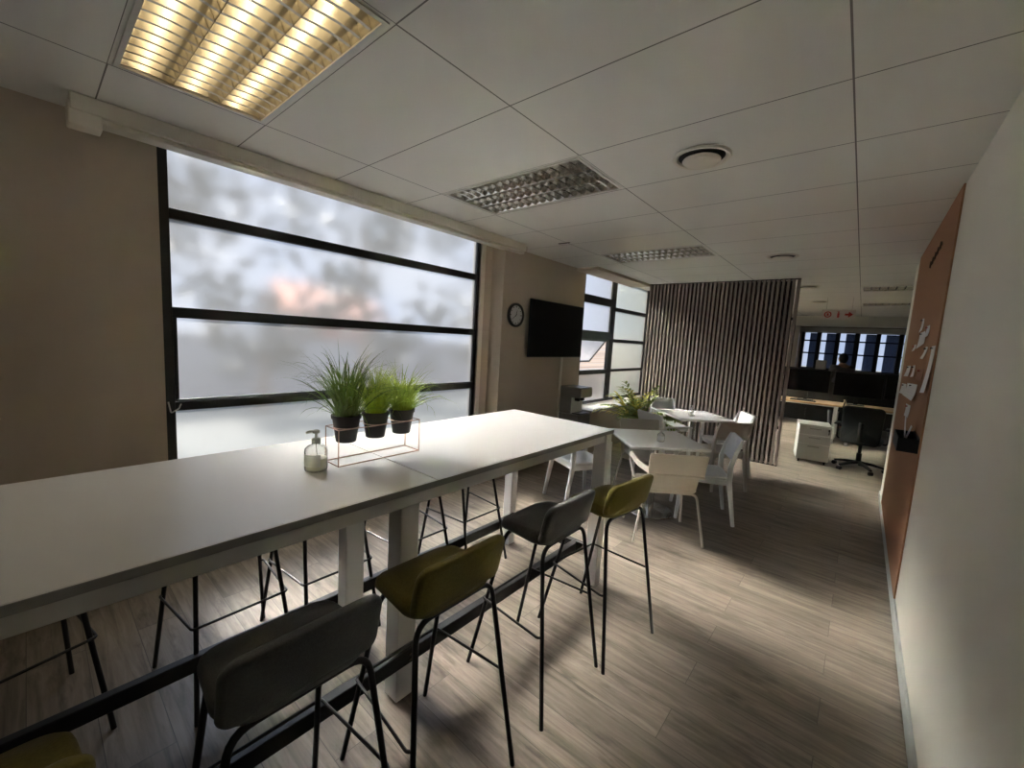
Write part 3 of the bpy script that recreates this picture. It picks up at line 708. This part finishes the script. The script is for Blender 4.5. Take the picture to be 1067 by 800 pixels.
# ------------------------------------------------------------------ clock, television, water cooler, plant
t = thing('wall_clock', 'round black rimmed clock on the pier beside the television', 'clock', (-1.7145, 2.735, 1.895))
def yz(prof, n=40): return [[Vector((x, r*math.cos(2*PI*k/n), r*math.sin(2*PI*k/n))) for k in range(n)] for r, x in prof]
B().rings(yz([(.132,.0),(.136,.012),(.134,.032),(.122,.038),(.110,.030),(.108,.02)]), caps=False).done('rim', 'black_pl', t)
B().rings(yz([(.112,.002),(.112,.018)])).done('dial', 'clock_face', t)
b = B()
for k in range(12):
    a = 2*PI*k/12; d = Vector((0, math.sin(a), math.cos(a))); s_ = Vector((0, math.cos(a), -math.sin(a))); w = .0035 if k % 3 else .006
    b.slab([d*.084-s_*w, d*.084+s_*w, d*.102+s_*w, d*.102-s_*w], (.002, 0, 0))
o = b.done('hour_mark', 'dark_ink', t); o.location = (.0175, 0, 0)
def hand(ang, ln, w, x):
    d = Vector((0, math.sin(ang), math.cos(ang))); s_ = Vector((0, math.cos(ang), -math.sin(ang)))
    o = B().slab([d*-.015-s_*w, d*-.015+s_*w, d*ln+s_*w*.5, d*ln-s_*w*.5], (.0015, 0, 0)).done('clock_hand', 'black_pl', t); o.location = (x, 0, 0)
hand(math.radians(20), .062, .0045, .0205); hand(math.radians(232), .088, .0035, .0225)
t = thing('television', 'black flat screen television on the wall between clock and second window', 'television', (-1.82, 3.752, 1.77))
B().box(.0, .026, -.622, .622, -.36, .36).done('casing', 'black_pl', t, bevel=.005)
B().box(.0255, .028, -.612, .612, -.345, .35).done('screen', 'screen', t)
B().box(-.079, .0, -.2, .2, -.15, .15).done('wall_bracket', 'black_metal', t, bevel=.004)
b = B().box(XW+.0005, XW+.018, 4.0, 4.045, .02, 1.40); tag(b.done('cable_trunking', 'trim_white', bevel=.003), 'white cable trunking running down the wall below the television', 'cable trunking')
t = thing('water_cooler', 'grey floor standing water cooler under the television', 'water cooler', (-1.72, 4.20, 0))
B().box(-.165, .165, -.165, .165, .015, .62).box(-.165, .02, -.165, .165, .62, .90).box(-.165, .165, -.165, .165, .855, 1.0).done('body', 'cooler', t, bevel=.014)
B().box(.1655, .178, -.15, .15, .865, .985).done('control_panel', 'cooler_l', t, bevel=.006)
B().box(.021, .026, -.15, .15, .63, .85).done('dispensing_niche', 'cooler_l', t)
B().box(.03, .160, -.13, .13, .62, .632).done('drip_tray', 'black_pl', t, bevel=.003)
for y in (-.06, .06): B().box(.03, .10, y-.018, y+.018, .80, .853).done('tap', 'black_pl', t, bevel=.004)
B().box(-.15, .15, -.15, .15, 0, .015).done('plinth', 'black_pl', t)
# palm in a pot by the second window
t = thing('potted_palm', 'bushy green and yellow palm in a cream pot under the second window', 'potted plant', (-1.06, 4.76, 0))
B().lathe([(.0,0),(.13,0),(.14,.02),(.175,.44),(.182,.45),(.182,.47),(.165,.47),(.16,.44),(.0,.43)], 32, caps=False).done('pot', 'cream_pot', t)
B().lathe([(.0,.43),(.10,.445),(.163,.435),(.15,.42)], 20).done('soil', 'soil', t)
def frond(bs, p0, az, ln, th0, droop, rd, nl=13, lw=.022, ll=.17):
    """arching stem (bs[0]) with strap leaflets both sides (bs[1])"""
    d0 = Vector((math.cos(az), math.sin(az), 0)); side = Vector((-d0.y, d0.x, 0)); p = Vector(p0); pts = [p.copy()]; dirs = []
    for k in range(nl):
        th = th0+droop*(k/nl)**1.5; d = d0*math.sin(th)+Vector((0,0,1))*math.cos(th); dirs.append(d); p = p+d*ln/nl; pts.append(p.copy())
    bs[0].tube(pts, [.005*(1-.75*k/nl) for k in range(nl+1)], 5)
    for k in range(3, nl):
        for s in (-1, 1):
            f = k/nl; l = ll*(1-.55*abs(f-.55)*1.6)*rd.uniform(.8, 1.15); q = pts[k]; dd = (dirs[k]*.75+side*s*.9+Vector((0,0,rd.uniform(-.05,.25)))).normalized()
            nrm = dd.cross(Vector((0,0,1))).normalized(); prev = None
            for j in range(5):
                g = j/4; w = lw*(math.sin(PI*min(1, g*.8+.18)))*.5*(1 if j < 4 else .08); c = q+dd*l*g+Vector((0,0,-.32*l*g*g))
                cur = (bs[1].bm.verts.new(c-nrm*w), bs[1].bm.verts.new(c+Vector((0,0,-w*.4))), bs[1].bm.verts.new(c+nrm*w))
                if prev:
                    bs[1].bm.faces.new((prev[0], prev[1], cur[1], cur[0])); bs[1].bm.faces.new((prev[1], prev[2], cur[2], cur[1]))
                prev = cur
rd = random.Random(21); st, lf, ly = B(), B(), B()
for k in range(34):
    az = 2*PI*k/34*5.0+rd.uniform(-.2, .2); th = rd.choice([.08,.2,.35,.5,.75,.95])
    yl = -2.9 < math.atan2(math.sin(az), math.cos(az)) < -1.6 or k % 9 == 4
    frond((st, ly if yl else lf), (rd.uniform(-.07,.07), rd.uniform(-.07,.07), .43), az, rd.uniform(.42,.78), th, rd.uniform(.5,1.3), rd, lw=.034, ll=.20)
st.done('stem', 'palm', t); lf.done('leaves', 'palm', t, angle=60); ly.done('yellow_leaves', 'palm_y', t, angle=60)['label'] = 'yellowing palm leaves'

# ------------------------------------------------------------------ slatted screen
t = thing('slat_screen', 'floor to ceiling screen of vertical grey brown timber slats', 'room divider', (-.5, 6.09, 0))
b = B(); n = 36; X0, X1 = -1.06, 1.075
for k in range(n):
    x = X0+(X1-X0-.035)*k/(n-1); b.box(x, x+.035, 0, .07, .012, H-.012)
b.done('slats', 'slat', t, bevel=.002)
for z in (.0, H-.012): B().box(X0, X1, .005, .065, z, z+.012).done('rail', 'slat_back', t)
B().box(X0, 1.0, .071, .083, .02, H-.02).done('felt_backing', 'felt', t, smooth=False)  # black sheet added so the gaps look as dark as the dim office
b = B()
for z in (.55, 1.34, 2.13): b.box(X0+.03, X1-.03, .084, .11, z-.02, z+.02)
b.done('cross_batten', 'slat_back', t)

# ------------------------------------------------------------------ pinboard on the right wall
t = thing('pinboard', 'tall brown cork board covering the far part of the right wall', 'pinboard', (XR-.001, 3.9, 0))
B().box(-.009, 0, 2.72-3.9, 5.08-3.9, .005, H).done('cork_panel', 'cork', t, smooth=False)
# dark heading lettering, illegible script: strokes along the top
b = B(); rd = random.Random(4); yy = 3.95
for k in range(5):
    z = 2.40+.012*k
    pts = [(-.010, yy-3.9, z), (-.010, yy-.03-3.9, z+.05), (-.010, yy-.06-3.9, z-.02), (-.010, yy-.09-3.9, z+.035), (-.010, yy-.13-3.9, z)]
    b.tube(fillet(pts, .015, 3), .0045, 5); yy -= .13
b.done('heading', 'dark_ink', t)
XC = XR-.010
def paper(pts, label, mt='paper', curl=.015, name='pinned_paper', x=None, k=[0]):
    """a sheet: four (y,z) corners, pinned at the top and curling off the wall at the bottom"""
    k[0] += 1; (ya, za), (yb, zb), (yc, zc), (yd, zd) = pts; n = 6; R0, R1 = [], []
    xx = XC if x is None else x
    cy = (ya+yb+yc+yd)/4; ya, yb, yc, yd = [cy+(q-cy)*1.22 for q in (ya, yb, yc, yd)]
    for th in (0, .0012):
        for i in range(n+1):
            f = i/n; off = curl*f*f
            R0.append(Vector((xx-.001-off-th, yd+(ya-yd)*f, zd+(za-zd)*f))); R1.append(Vector((xx-.001-off*.8-th, yc+(yb-yc)*f, zc+(zb-zc)*f)))
    rings = []
    for i in range(n+1): rings.append([R0[i], R1[i], R1[n+1+i], R0[n+1+i]])
    t = thing(name, label, 'paper', (xx, (yc+yd)/2, zd), 0, 'papers on the cork board')
    o = Vector(t.location); B().rings([[p-o for p in r] for r in rings]).done('sheet', mt, t, smooth=False)
    c = Vector((xx-.004, (yc+yd)/2, (zc+zd)/2-.015))-o
    B().rings([[c+Vector((dx, rr*math.cos(a), rr*math.sin(a))) for a in [2*PI*q/8 for q in range(8)]] for rr, dx in ((.003,0),(.003,-.006),(.006,-.008),(.005,-.012))]).done('push_pin', 'red' if k[0] % 3 == 0 else 'black_pl', t)
paper([(3.74,1.73),(3.34,1.76),(3.50,1.86),(3.80,1.86)], 'white sheet in the upper cluster on the cork board, landscape and lowest of the cluster')
paper([(3.74,1.86),(3.60,1.87),(3.70,1.97),(3.80,1.975)], 'narrow white slip at the very top of the pinned papers')
paper([(3.34,1.80),(3.16,1.81),(3.24,1.89),(3.37,1.89)], 'small white note at the right of the upper cluster on the cork board')
paper([(2.90,1.43),(2.76,1.44),(2.76,1.735),(2.90,1.735)], 'long white strip pinned nearest the near edge of the cork board', curl=.022)
paper([(3.32,1.655),(3.20,1.65),(3.15,1.735),(3.25,1.74)], 'slanting white slip left of the long white strip')
paper([(4.13,1.715),(3.98,1.72),(4.04,1.775),(4.18,1.77)], 'tiny card below and left of the upper paper cluster')
paper([(4.50,1.485),(4.18,1.495),(4.22,1.59),(4.49,1.585)], 'white sheet midway up the cork board, near its far edge')
paper([(3.86,1.50),(3.70,1.51),(3.82,1.60),(3.95,1.595)], 'white slip midway up the cork board beside the brown print')
paper([(3.42,1.50),(3.13,1.50),(3.21,1.58),(3.50,1.58)], 'reddish brown printed picture on the cork board', 'paper_b')
paper([(4.72,1.31),(4.25,1.33),(4.37,1.42),(4.78,1.405)], 'wide white sheet at the far edge of the cork board, low in the papers')
paper([(4.04,1.335),(3.42,1.34),(3.48,1.46),(4.16,1.435)], 'largest white sheet on the cork board, above the hanging tag', curl=.03)
paper([(3.88,1.175),(3.64,1.185),(3.68,1.28),(4.0,1.265)], 'cream tag hanging alone above the black wall pocket', curl=.012)
t = thing('wall_pocket', 'black wall pocket fixed low on the cork board', 'file holder', (XC, 2.95, 1.05))
b = B(); hx, hy = .10, .20; th = .004
b.box(-hx, -hx+th, -hy, hy, 0, .09).box(-hx+th, 0, -hy, -hy+th, 0, .09).box(-hx+th, 0, hy-th, hy, 0, .09).box(-hx+th, 0, -hy+th, hy-th, 0, th).box(-th, 0, -hy+th, hy-th, th, .10)
b.done('pocket_body', 'black_pl', t)
def leaflet(y, w, h, lean, label):
    t = thing('leaflet', label, 'leaflet', (XC-.05, y, 1.056), 0, 'leaflets in the wall pocket')
    B().slab([(0,-w/2,0),(0,w/2,0),(lean,w/2+.03,h),(lean,-w/2+.03,h)], (-.0015,0,0)).done('sheet', 'paper', t, smooth=False)
leaflet(2.98, .10, .20, -.012, 'taller white leaflet sticking out of the black wall pocket')
leaflet(3.05, .09, .13, .03, 'shorter white leaflet leaning in the black wall pocket')

# ------------------------------------------------------------------ office beyond the screen
def desk(x0, x1, y0, y1, label, front=True):
    t = thing('office_desk', label, 'desk', ((x0+x1)/2, (y0+y1)/2, 0), 0, 'oak topped office desks')
    w, d = (x1-x0)/2, (y1-y0)/2
    B().box(-w, w, -d, d, .712, .74).done('desktop', 'desk', t, bevel=.003)
    for sx in (-1, 1):
        for yy in (-d+.06, d-.12): B().box(sx*(w-.10)-.025, sx*(w-.10)+.025, yy, yy+.05, 0, .71).done('leg', 'white_metal', t, bevel=.003)
    B().box(-w+.1, w-.1, -.02, .02, .66, .71).done('crossbar', 'white_metal', t)
desk(-.35, 1.17, 8.75, 9.5, 'oak topped desk just past the end of the slatted screen')
desk(1.19, 2.75, 8.75, 9.5, 'oak topped desk behind the black office chair')
desk(-.35, 1.17, 9.56, 10.25, 'rear oak desk behind the dark partition, left one')
desk(1.19, 2.75, 9.56, 10.25, 'rear oak desk behind the dark partition, right one')
b = B().box(-.35, 1.16, 9.515, 9.545, .55, 1.12); tag(b.done('desk_partition', 'carpet', bevel=.004), 'dark fabric partition behind the left desk', 'desk partition', 'dark desk partitions')
b = B().box(1.20, 2.75, 9.515, 9.545, .55, 1.12); tag(b.done('desk_partition', 'carpet', bevel=.004), 'dark fabric partition behind the right desk', 'desk partition', 'dark desk partitions')
def monitor(x, y, label, w=.35, h=.215, z=.98, rz=0):
    t = thing('computer_monitor', label, 'monitor', (x, y, .74), rz, 'black computer monitors')
    zc = z+h-.74
    B().box(-w, w, -.012, .02, zc-h, zc+h).done('casing', 'black_pl', t, bevel=.006)
    B().box(-w+.012, w-.012, -.0135, -.0115, zc-h+.02, zc+h-.012).done('screen', 'screen', t)
    B().box(-.03, .03, .02, .045, .01, zc).done('stand', 'black_pl', t, bevel=.004)
    B().box(-.13, .13, -.06, .12, 0, .012).done('foot', 'black_pl', t, bevel=.004)
monitor(.56, 9.2, 'black monitor on the left desk, beside the slatted screen', .36, .225, .90)
monitor(1.34, 9.2, 'black monitor on the right desk, behind the office chair', .36, .235, .88)
monitor(2.05, 9.2, 'black monitor on the right desk, nearest the end of the pinboard wall', .33, .22, .90)
t = thing('cardboard_box', 'pale box standing on top of a cabinet behind the desks', 'box', (.58, 11.9, 1.30))
B().box(-.10, .10, -.12, .12, 0, .22).done('carton', 'box', t, bevel=.004); B().box(-.10, .10, -.02, .02, .22, .2215).done('tape', 'cream_pot', t)
t = thing('storage_cabinet', 'low dark cabinet in front of the far windows', 'cabinet', (.9, 11.95, 0))
B().box(-1.1, 1.3, -.2, .2, 0, 1.30).done('carcass', 'carpet', t, bevel=.004)
for k in range(4): 
    d = B().box(-1.09+.6*k, -.50+.6*k, -.218, -.201, .05, 1.28).done('door', 'black_pl', t, bevel=.003); B().box(-.54+.6*k, -.525+.6*k, -.235, -.219, .7, .82).done('handle', 'steel', d)
def keyboard(x, y, label):
    t = thing('keyboard', label, 'keyboard', (x, y, .74), 0, 'computer keyboards')
    B().box(-.21, .21, -.06, .06, 0, .014).done('case', 'black_pl', t, bevel=.004)
    b = B()
    for r in range(5):
        for c_ in range(14): b.box(-.20+c_*.0287, -.176+c_*.0287, -.052+r*.021, -.034+r*.021, .014, .020)
    b.done('keys', 'carpet', t)
keyboard(.55, 8.93, 'black keyboard on the left desk')
# drawer pedestal
t = thing('drawer_pedestal', 'white three drawer pedestal on castors with black keys', 'drawer unit', (.895, 6.98, 0), math.radians(9))
w, d = .20, .25
B().box(-w, w, -d+.02, d, .05, .575).done('carcass', 'white_metal', t, bevel=.004)
B().box(-w-.004, w+.004, -d, d+.003, .5755, .59).done('top_panel', 'white_metal', t, bevel=.003)
for z0, z1 in ((.055, .30), (.304, .435), (.439, .572)):
    dr = B().box(-w+.002, w-.002, -d, -d+.0195, z0, z1).done('drawer', 'white_metal', t, bevel=.003)
    zc = z1-.035; b = B(); b.rings([[(x, -d-.0005, zc-.012), (x, -d-.018, zc-.004), (x, -d-.0005, zc+.004)] for x in (-.07, .07)]); b.done('handle', 'steel', dr, smooth=False)
B().box(w-.045, w-.025, -d-.012, -d-.0005, .52, .55).box(w-.04, w-.028, -d-.014, -d-.010, .47, .522).done('lock_and_keys', 'black_pl', t)
for sx in (-1, 1):
    for sy in (-1, 1):
        c = Vector((sx*(w-.04), sy*(d-.05), .022)); b = B(); b.rings([[c+Vector((dx, .022*math.cos(a), .022*math.sin(a))) for a in [2*PI*q/12 for q in range(12)]] for dx in (-.01, .01)]); b.box(c.x-.012, c.x+.012, c.y-.01, c.y+.01, .03, .0495); b.done('castor', 'black_pl', t)
# office chair seen from behind
t = thing('office_chair', 'black swivel office chair with mesh back at the end of the pinboard wall', 'office chair', (1.47, 6.95, 0), math.radians(-6))
ol = rrect(.225, .27, .06, 6, taper=.04)
B().pad(ol, .03, lambda u, v, w: Vector((u, -.23-.04*(v/.27)**2+.5*u*u-w, .68+v)), er=.014).done('backrest', 'black_pl', t)
B().pad(rrect(.235, .23, .08, 6), .07, lambda u, v, w: Vector((u, v+.02, .45+w)), er=.03, bulge=.008).done('seat', 'grey_fab', t)
B().tube(fillet([(0,-.02,.40), (0,-.25,.40), (0,-.275,.56), (0,-.265,.72)], .06), .022, 8, aspect=(1.4,.7)).done('back_support', 'black_pl', t)
B().lathe([(.032,.10),(.032,.25),(.022,.25),(.022,.41)], 16).done('gas_lift', 'black_pl', t)
b = B(); cs = []
for k in range(5):
    a = 2*PI*k/5+.3; d = Vector((math.cos(a), math.sin(a), 0)); b.bar([d*.02+Vector((0,0,.115)), d*.16+Vector((0,0,.10)), d*.30+Vector((0,0,.07))], [.05,.042,.032], [.04,.034,.025], (-d.y, d.x, 0)); cs.append(d*.30)
b.done('star_base', 'black_pl', t, bevel=.004)
for d in cs: 
    b = B(); s_ = Vector((-d.y, d.x, 0)).normalized(); f_ = d.normalized(); c = d+Vector((0,0,.028)); b.rings([[c+s_*dx+(f_*math.cos(a)+Vector((0,0,1))*math.sin(a))*.028 for a in [2*PI*q/12 for q in range(12)]] for dx in (-.022, .022)]); b.done('castor', 'black_pl', t)
for sx in (-1, 1):
    B().bar(fillet([(sx*.20,.02,.42), (sx*.285,.0,.43), (sx*.285,-.02,.64)], .03), .035, .02, (0,1,0)).done('arm_post', 'black_pl', t, bevel=.004)
    B().box(sx*.285-.04, sx*.285+.04, -.14, .10, .64, .665).done('armrest', 'black_pl', t, bevel=.01)
# hanging direction sign
t = thing('hanging_sign', 'white sign with red pictograms and an arrow hanging from the office ceiling', 'sign', (.93, 8.5, 2.375), math.radians(0))
B().box(-.235, .235, -.008, .008, -.085, .085).done('panel', 'sign', t, bevel=.003)
b = B(); y = -.0085
b.rings([[(-.15+rr*math.cos(a), yy, rr*math.sin(a)) for a in [2*PI*k/20 for k in range(20)]] for rr, yy in ((.055, y), (.055, y-.003), (.036, y-.003), (.036, y))], caps=False)
b.box(-.165, -.135, y-.003, y, -.022, .022)
b.done('round_pictogram', 'red', t, smooth=False)
b = B().box(-.016, .016, y-.003, y, -.055, .025).box(-.009, .009, y-.003, y, .027, .045).box(-.02, .012, y-.003, y, .046, .054); b.done('extinguisher_pictogram', 'red', t, smooth=False)
b = B().slab([(.09,y,-.017),(.14,y,-.017),(.14,y,-.052),(.205,y,0),(.14,y,.052),(.14,y,.017),(.09,y,.017)], (0,-.003,0)); b.done('arrow', 'red', t, smooth=False)
for x in (-.18, .18): B().tube([(x,0,.085),(x,0,H-2.375)], .003, 6).done('hanger', 'steel', t)

# ------------------------------------------------------------------ person standing among the rear desks
def skin_mesh(name, verts, edges, radii, m, parent, sub=2):
    me = bpy.data.meshes.new(name); me.from_pydata(verts, edges, []); o = bpy.data.objects.new(name, me); COL.objects.link(o)
    md = o.modifiers.new('s', 'SKIN'); md.use_smooth_shade = True
    for i, r in enumerate(radii): me.skin_vertices[0].data[i].radius = r if isinstance(r, tuple) else (r, r)
    me.skin_vertices[0].data[0].use_root = True
    sb = o.modifiers.new('u', 'SUBSURF'); sb.levels = sb.render_levels = sub
    bpy.context.view_layer.update()
    ev = o.evaluated_get(bpy.context.evaluated_depsgraph_get()); m2 = bpy.data.meshes.new_from_object(ev); o.modifiers.clear(); o.data = m2; bpy.data.meshes.remove(me)
    m2.materials.clear(); m2.materials.append(M[m]); m2.polygons.foreach_set('use_smooth', [True]*len(m2.polygons)); o.parent = parent; return o
P = thing('person', 'person with dark hair in a dark top standing behind the far desks', 'person', (1.04, 10.75, 0), math.radians(35))
V = [(0,0,.95),(0,.01,1.10),(0,.02,1.28),(0,.015,1.40),(0,.02,1.47),
     (-.17,.01,1.39),(-.22,.06,1.14),(-.20,.24,1.02),(-.185,.30,1.02), (.17,.01,1.39),(.22,.06,1.14),(.20,.24,1.02),(.185,.30,1.02),
     (-.09,0,.88),(-.10,.02,.50),(-.10,-.02,.08),(-.10,.12,.035), (.09,0,.88),(.10,.02,.50),(.10,-.02,.08),(.10,.12,.035), (0,.03,1.53)]
E_ = [(0,1),(1,2),(2,3),(3,4),(3,5),(5,6),(6,7),(7,8),(3,9),(9,10),(10,11),(11,12),(0,13),(13,14),(14,15),(15,16),(0,17),(17,18),(18,19),(19,20),(4,21)]
Rr = [(.15,.11),(.14,.10),(.165,.11),(.12,.085),(.055,.055),.062,.045,.033,.028,.062,.045,.033,.028,.085,.058,.042,.03,.085,.058,.042,.03,.05]
skin_mesh('body', V, E_, Rr, 'skin', P)
skin_mesh('shirt', [V[i] for i in (0,1,2,3,5,6,7,9,10,11)], [(0,1),(1,2),(2,3),(3,4),(4,5),(5,6),(3,7),(7,8),(8,9)], [(.19,.15),(.18,.14),(.21,.15),(.155,.125),.092,.066,.054,.092,.066,.054], 'shirt', P)
skin_mesh('trousers', [(0,0,.98)]+[V[i] for i in (13,14,15,17,18,19)], [(0,1),(1,2),(2,3),(0,4),(4,5),(5,6)], [(.16,.12),.098,.072,.058,.098,.072,.058], 'trouser', P)
def ell(c, r, n=20, m=14, fn=None):
    rings = []
    for i in range(1, m):
        a = PI*i/m; rings.append([fn(Vector((r[0]*math.sin(a)*math.cos(2*PI*k/n), r[1]*math.sin(a)*math.sin(2*PI*k/n), r[2]*math.cos(a))))+Vector(c) for k in range(n)])
    return rings
def headf(p):
    y = p.y*(1.0 if p.z > -.03 else .9); x = p.x*(1.0 if p.z > -.02 else 1-.25*(-p.z-.02)/.09)
    if p.y > .06 and abs(p.x) < .02 and -.04 < p.z < .015: y += .018*(1-abs(p.x)/.02)
    return Vector((x, y, p.z))
b = B().rings(ell((0,.035,1.585), (.075,.095,.115), fn=headf))
for s in (-1, 1): b.rings(ell((s*.077,.03,1.58), (.012,.02,.032), 8, 6, fn=lambda p: p))
h = b.done('head', 'skin', P, angle=80)
for s in (-1, 1): B().rings(ell((s*.03,.118,1.60), (.012,.008,.007), 8, 6, fn=lambda p: p)).done('eye', 'black_pl', h)
B().rings(ell((0,.112,1.535), (.024,.008,.007), 8, 6, fn=lambda p: p)).done('mouth', 'red', h)
def hairf(p):
    if p.y > .02 and p.z < .045: return Vector((p.x*.80, p.y*.55, p.z))
    return p
B().rings(ell((0,.025,1.60), (.086,.100,.118), fn=hairf)).done('hair', 'hair', P, angle=80)
for s in (-1, 1):
    hv = [Vector((s*.185,.30,1.02)), Vector((s*.180,.345,1.005))]; rd_ = [.028, .026]; ee = [(0,1)]
    for j, (dx, ln) in enumerate(((-.024,.066),(-.008,.074),(.008,.070),(.024,.056))):
        i0 = len(hv); hv += [Vector((s*.18+dx,.375,1.0)), Vector((s*.18+dx*1.15,.375+ln*.5,.99)), Vector((s*.18+dx*1.2,.375+ln,.965))]; rd_ += [.010,.009,.007]; ee += [(1,i0),(i0,i0+1),(i0+1,i0+2)]
    i0 = len(hv); hv += [Vector((s*.18-s*.038,.35,.995)), Vector((s*.18-s*.05,.385,.985))]; rd_ += [.011,.008]; ee += [(1,i0),(i0,i0+1)]
    skin_mesh('hand', [tuple(v) for v in hv], ee, rd_, 'skin', P, 1)

# ------------------------------------------------------------------ outdoors
b = B().box(-60, 60, -60, 80, -.35, -.12); b_ = b.done('ground', 'ground', smooth=False); struct(b_)
def tree(x, y, h, r, seed, label, n=900):
    rd = random.Random(seed); t = thing('tree', label, 'tree', (x, y, -.12), 0, 'trees outside the windows')
    B().tube([(0,0,0),(.05,.03,h*.35),(-.04,.05,h*.62),(0,0,h*.8)], [.11,.09,.07,.04], 8).done('trunk', 'bark', t)
    b = B()
    cl = [(rd.uniform(-r,r)*.75, rd.uniform(-r,r)*.75, h*rd.uniform(.38,.98), rd.uniform(.3,.55)*r) for _ in range(11)]
    for _ in range(n):
        cx, cy, cz, cr = rd.choice(cl); d = Vector((rd.gauss(0,1), rd.gauss(0,1), rd.gauss(0,1))).normalized()*cr*rd.random()**.4
        p = Vector((cx, cy, cz))+d; u = Vector((rd.gauss(0,1), rd.gauss(0,1), rd.gauss(0,1))).normalized(); v = u.cross(Vector((rd.gauss(0,1), rd.gauss(0,1), rd.gauss(0,1)))).normalized(); s = rd.uniform(.10, .19)
        b.face([p-u*s, p-v*s*.45, p+u*s, p+v*s*.45])
    b.done('crown', 'leaf_out', t, smooth=False)
tree(-7.6, 3.6, 4.7, 1.7, 1, 'leafy tree blurred behind the middle of the large frosted window', 750)
tree(-8.2, .0, 4.9, 1.7, 2, 'leafy tree blurred behind the left part of the large frosted window', 700)
tree(-8.6, 7.6, 4.8, 2.0, 3, 'leafy tree blurred behind the right part of the large frosted window', 650)
tree(-9.1, 2.2, 2.3, .95, 11, 'low bush blurred before the pale garden wall, left one', 420)
tree(-8.9, 5.0, 2.1, .9, 12, 'low bush blurred before the pale garden wall, below the brick house', 380)
tree(-9.0, 8.2, 2.4, 1.0, 13, 'low bush blurred before the pale garden wall, right one', 420)
def house(x, y, w, d, h, wallm, roofm, label, win=True):
    t = thing('house', label, 'building', (x, y, -.12))
    B().box(-d/2, d/2, -w/2, w/2, 0, h).done('wall', wallm, t, smooth=False)
    B().slab([(-d/2-.3,-w/2-.2,h),(d/2+.3,-w/2-.2,h),(0,-w/2-.2,h+d*.35)], (0, w+.4, 0)).done('roof', roofm, t, smooth=False)
    for k in (-1, 1) if win else ():
        f = B().box(d/2, d/2+.03, k*w*.25-.45, k*w*.25+.45, .9, 2.0).done('window', 'trim_white', t); B().box(d/2+.031, d/2+.035, k*w*.25-.38, k*w*.25+.38, .97, 1.93).done('pane', 'screen', f)
house(-13.5, 5.0, 2.2, 2.6, 2.1, 'brick', 'rooftile', 'small red brick house blurred behind the large frosted window', False)
house(-7.0, 13.6, 7.0, 3.4, .75, 'tan', 'tan', 'low tan building with stone tile roof seen through the open sash', False)
b = B().box(-.1, .1, -9, 8, 0, 1.45).box(-.14, .14, -9.05, 8.05, 1.45, 1.50); o = b.done('garden_wall', 'plaster', smooth=False); o.location = (-11.0, 3.0, -.12); tag(o, 'pale plastered garden wall blurred behind the lower panes of the large window', 'wall')

# ------------------------------------------------------------------ light: overcast sky through the windows
SKY0, SKY1, SUN = .50, 4.6, 11.0
wd = bpy.data.worlds.new('sky'); SC.world = wd; wd.use_nodes = True; nt = wd.node_tree; nt.nodes.clear()
out = nt.nodes.new('ShaderNodeOutputWorld'); bg = nt.nodes.new('ShaderNodeBackground'); L(nt, bg.outputs[0], out.inputs[0])
tc = nt.nodes.new('ShaderNodeTexCoord'); no = N(nt, 'ShaderNodeTexNoise', Scale=2.2, Detail=4.0, Roughness=.6); L(nt, tc.outputs['Generated'], no.inputs['Vector'])
rp = N(nt, 'ShaderNodeValToRGB'); e = rp.color_ramp.elements; e[0].position = .40; e[0].color = (.56,.70,1.0,1); e[1].position = .60; e[1].color = (.84,.89,1.0,1)
L(nt, no.outputs[0], rp.inputs[0]); L(nt, rp.outputs[0], bg.inputs[0])
# overcast sky: brighter towards the zenith than at the horizon
sp = nt.nodes.new('ShaderNodeSeparateXYZ'); L(nt, tc.outputs['Generated'], sp.inputs[0])
r5 = N(nt, 'ShaderNodeMapRange', interpolation_type='SMOOTHSTEP'); r5.inputs['From Min'].default_value = .30; r5.inputs['From Max'].default_value = .75; r5.inputs['To Min'].default_value = SKY0; r5.inputs['To Max'].default_value = SKY1
L(nt, sp.outputs[2], r5.inputs[0]); L(nt, r5.outputs[0], bg.inputs['Strength'])
sun = bpy.data.lights.new('sun', 'SUN'); sun.energy = SUN; sun.angle = math.radians(9); sun.color = (1, .93, .82)
so = bpy.data.objects.new('sun', sun); COL.objects.link(so); so.rotation_euler = Vector((1, .08, -.60)).to_track_quat('-Z', 'Y').to_euler()

SC.view_settings.view_transform = 'Standard'; SC.view_settings.look = 'None'; SC.view_settings.gamma = 1; SC.view_settings.use_curve_mapping = False
SC.view_settings.exposure = 0.70
SC.cycles.max_bounces = 14; SC.cycles.diffuse_bounces = 8; SC.cycles.transmission_bounces = 12; SC.cycles.glossy_bounces = 6; SC.cycles.sample_clamp_indirect = 60
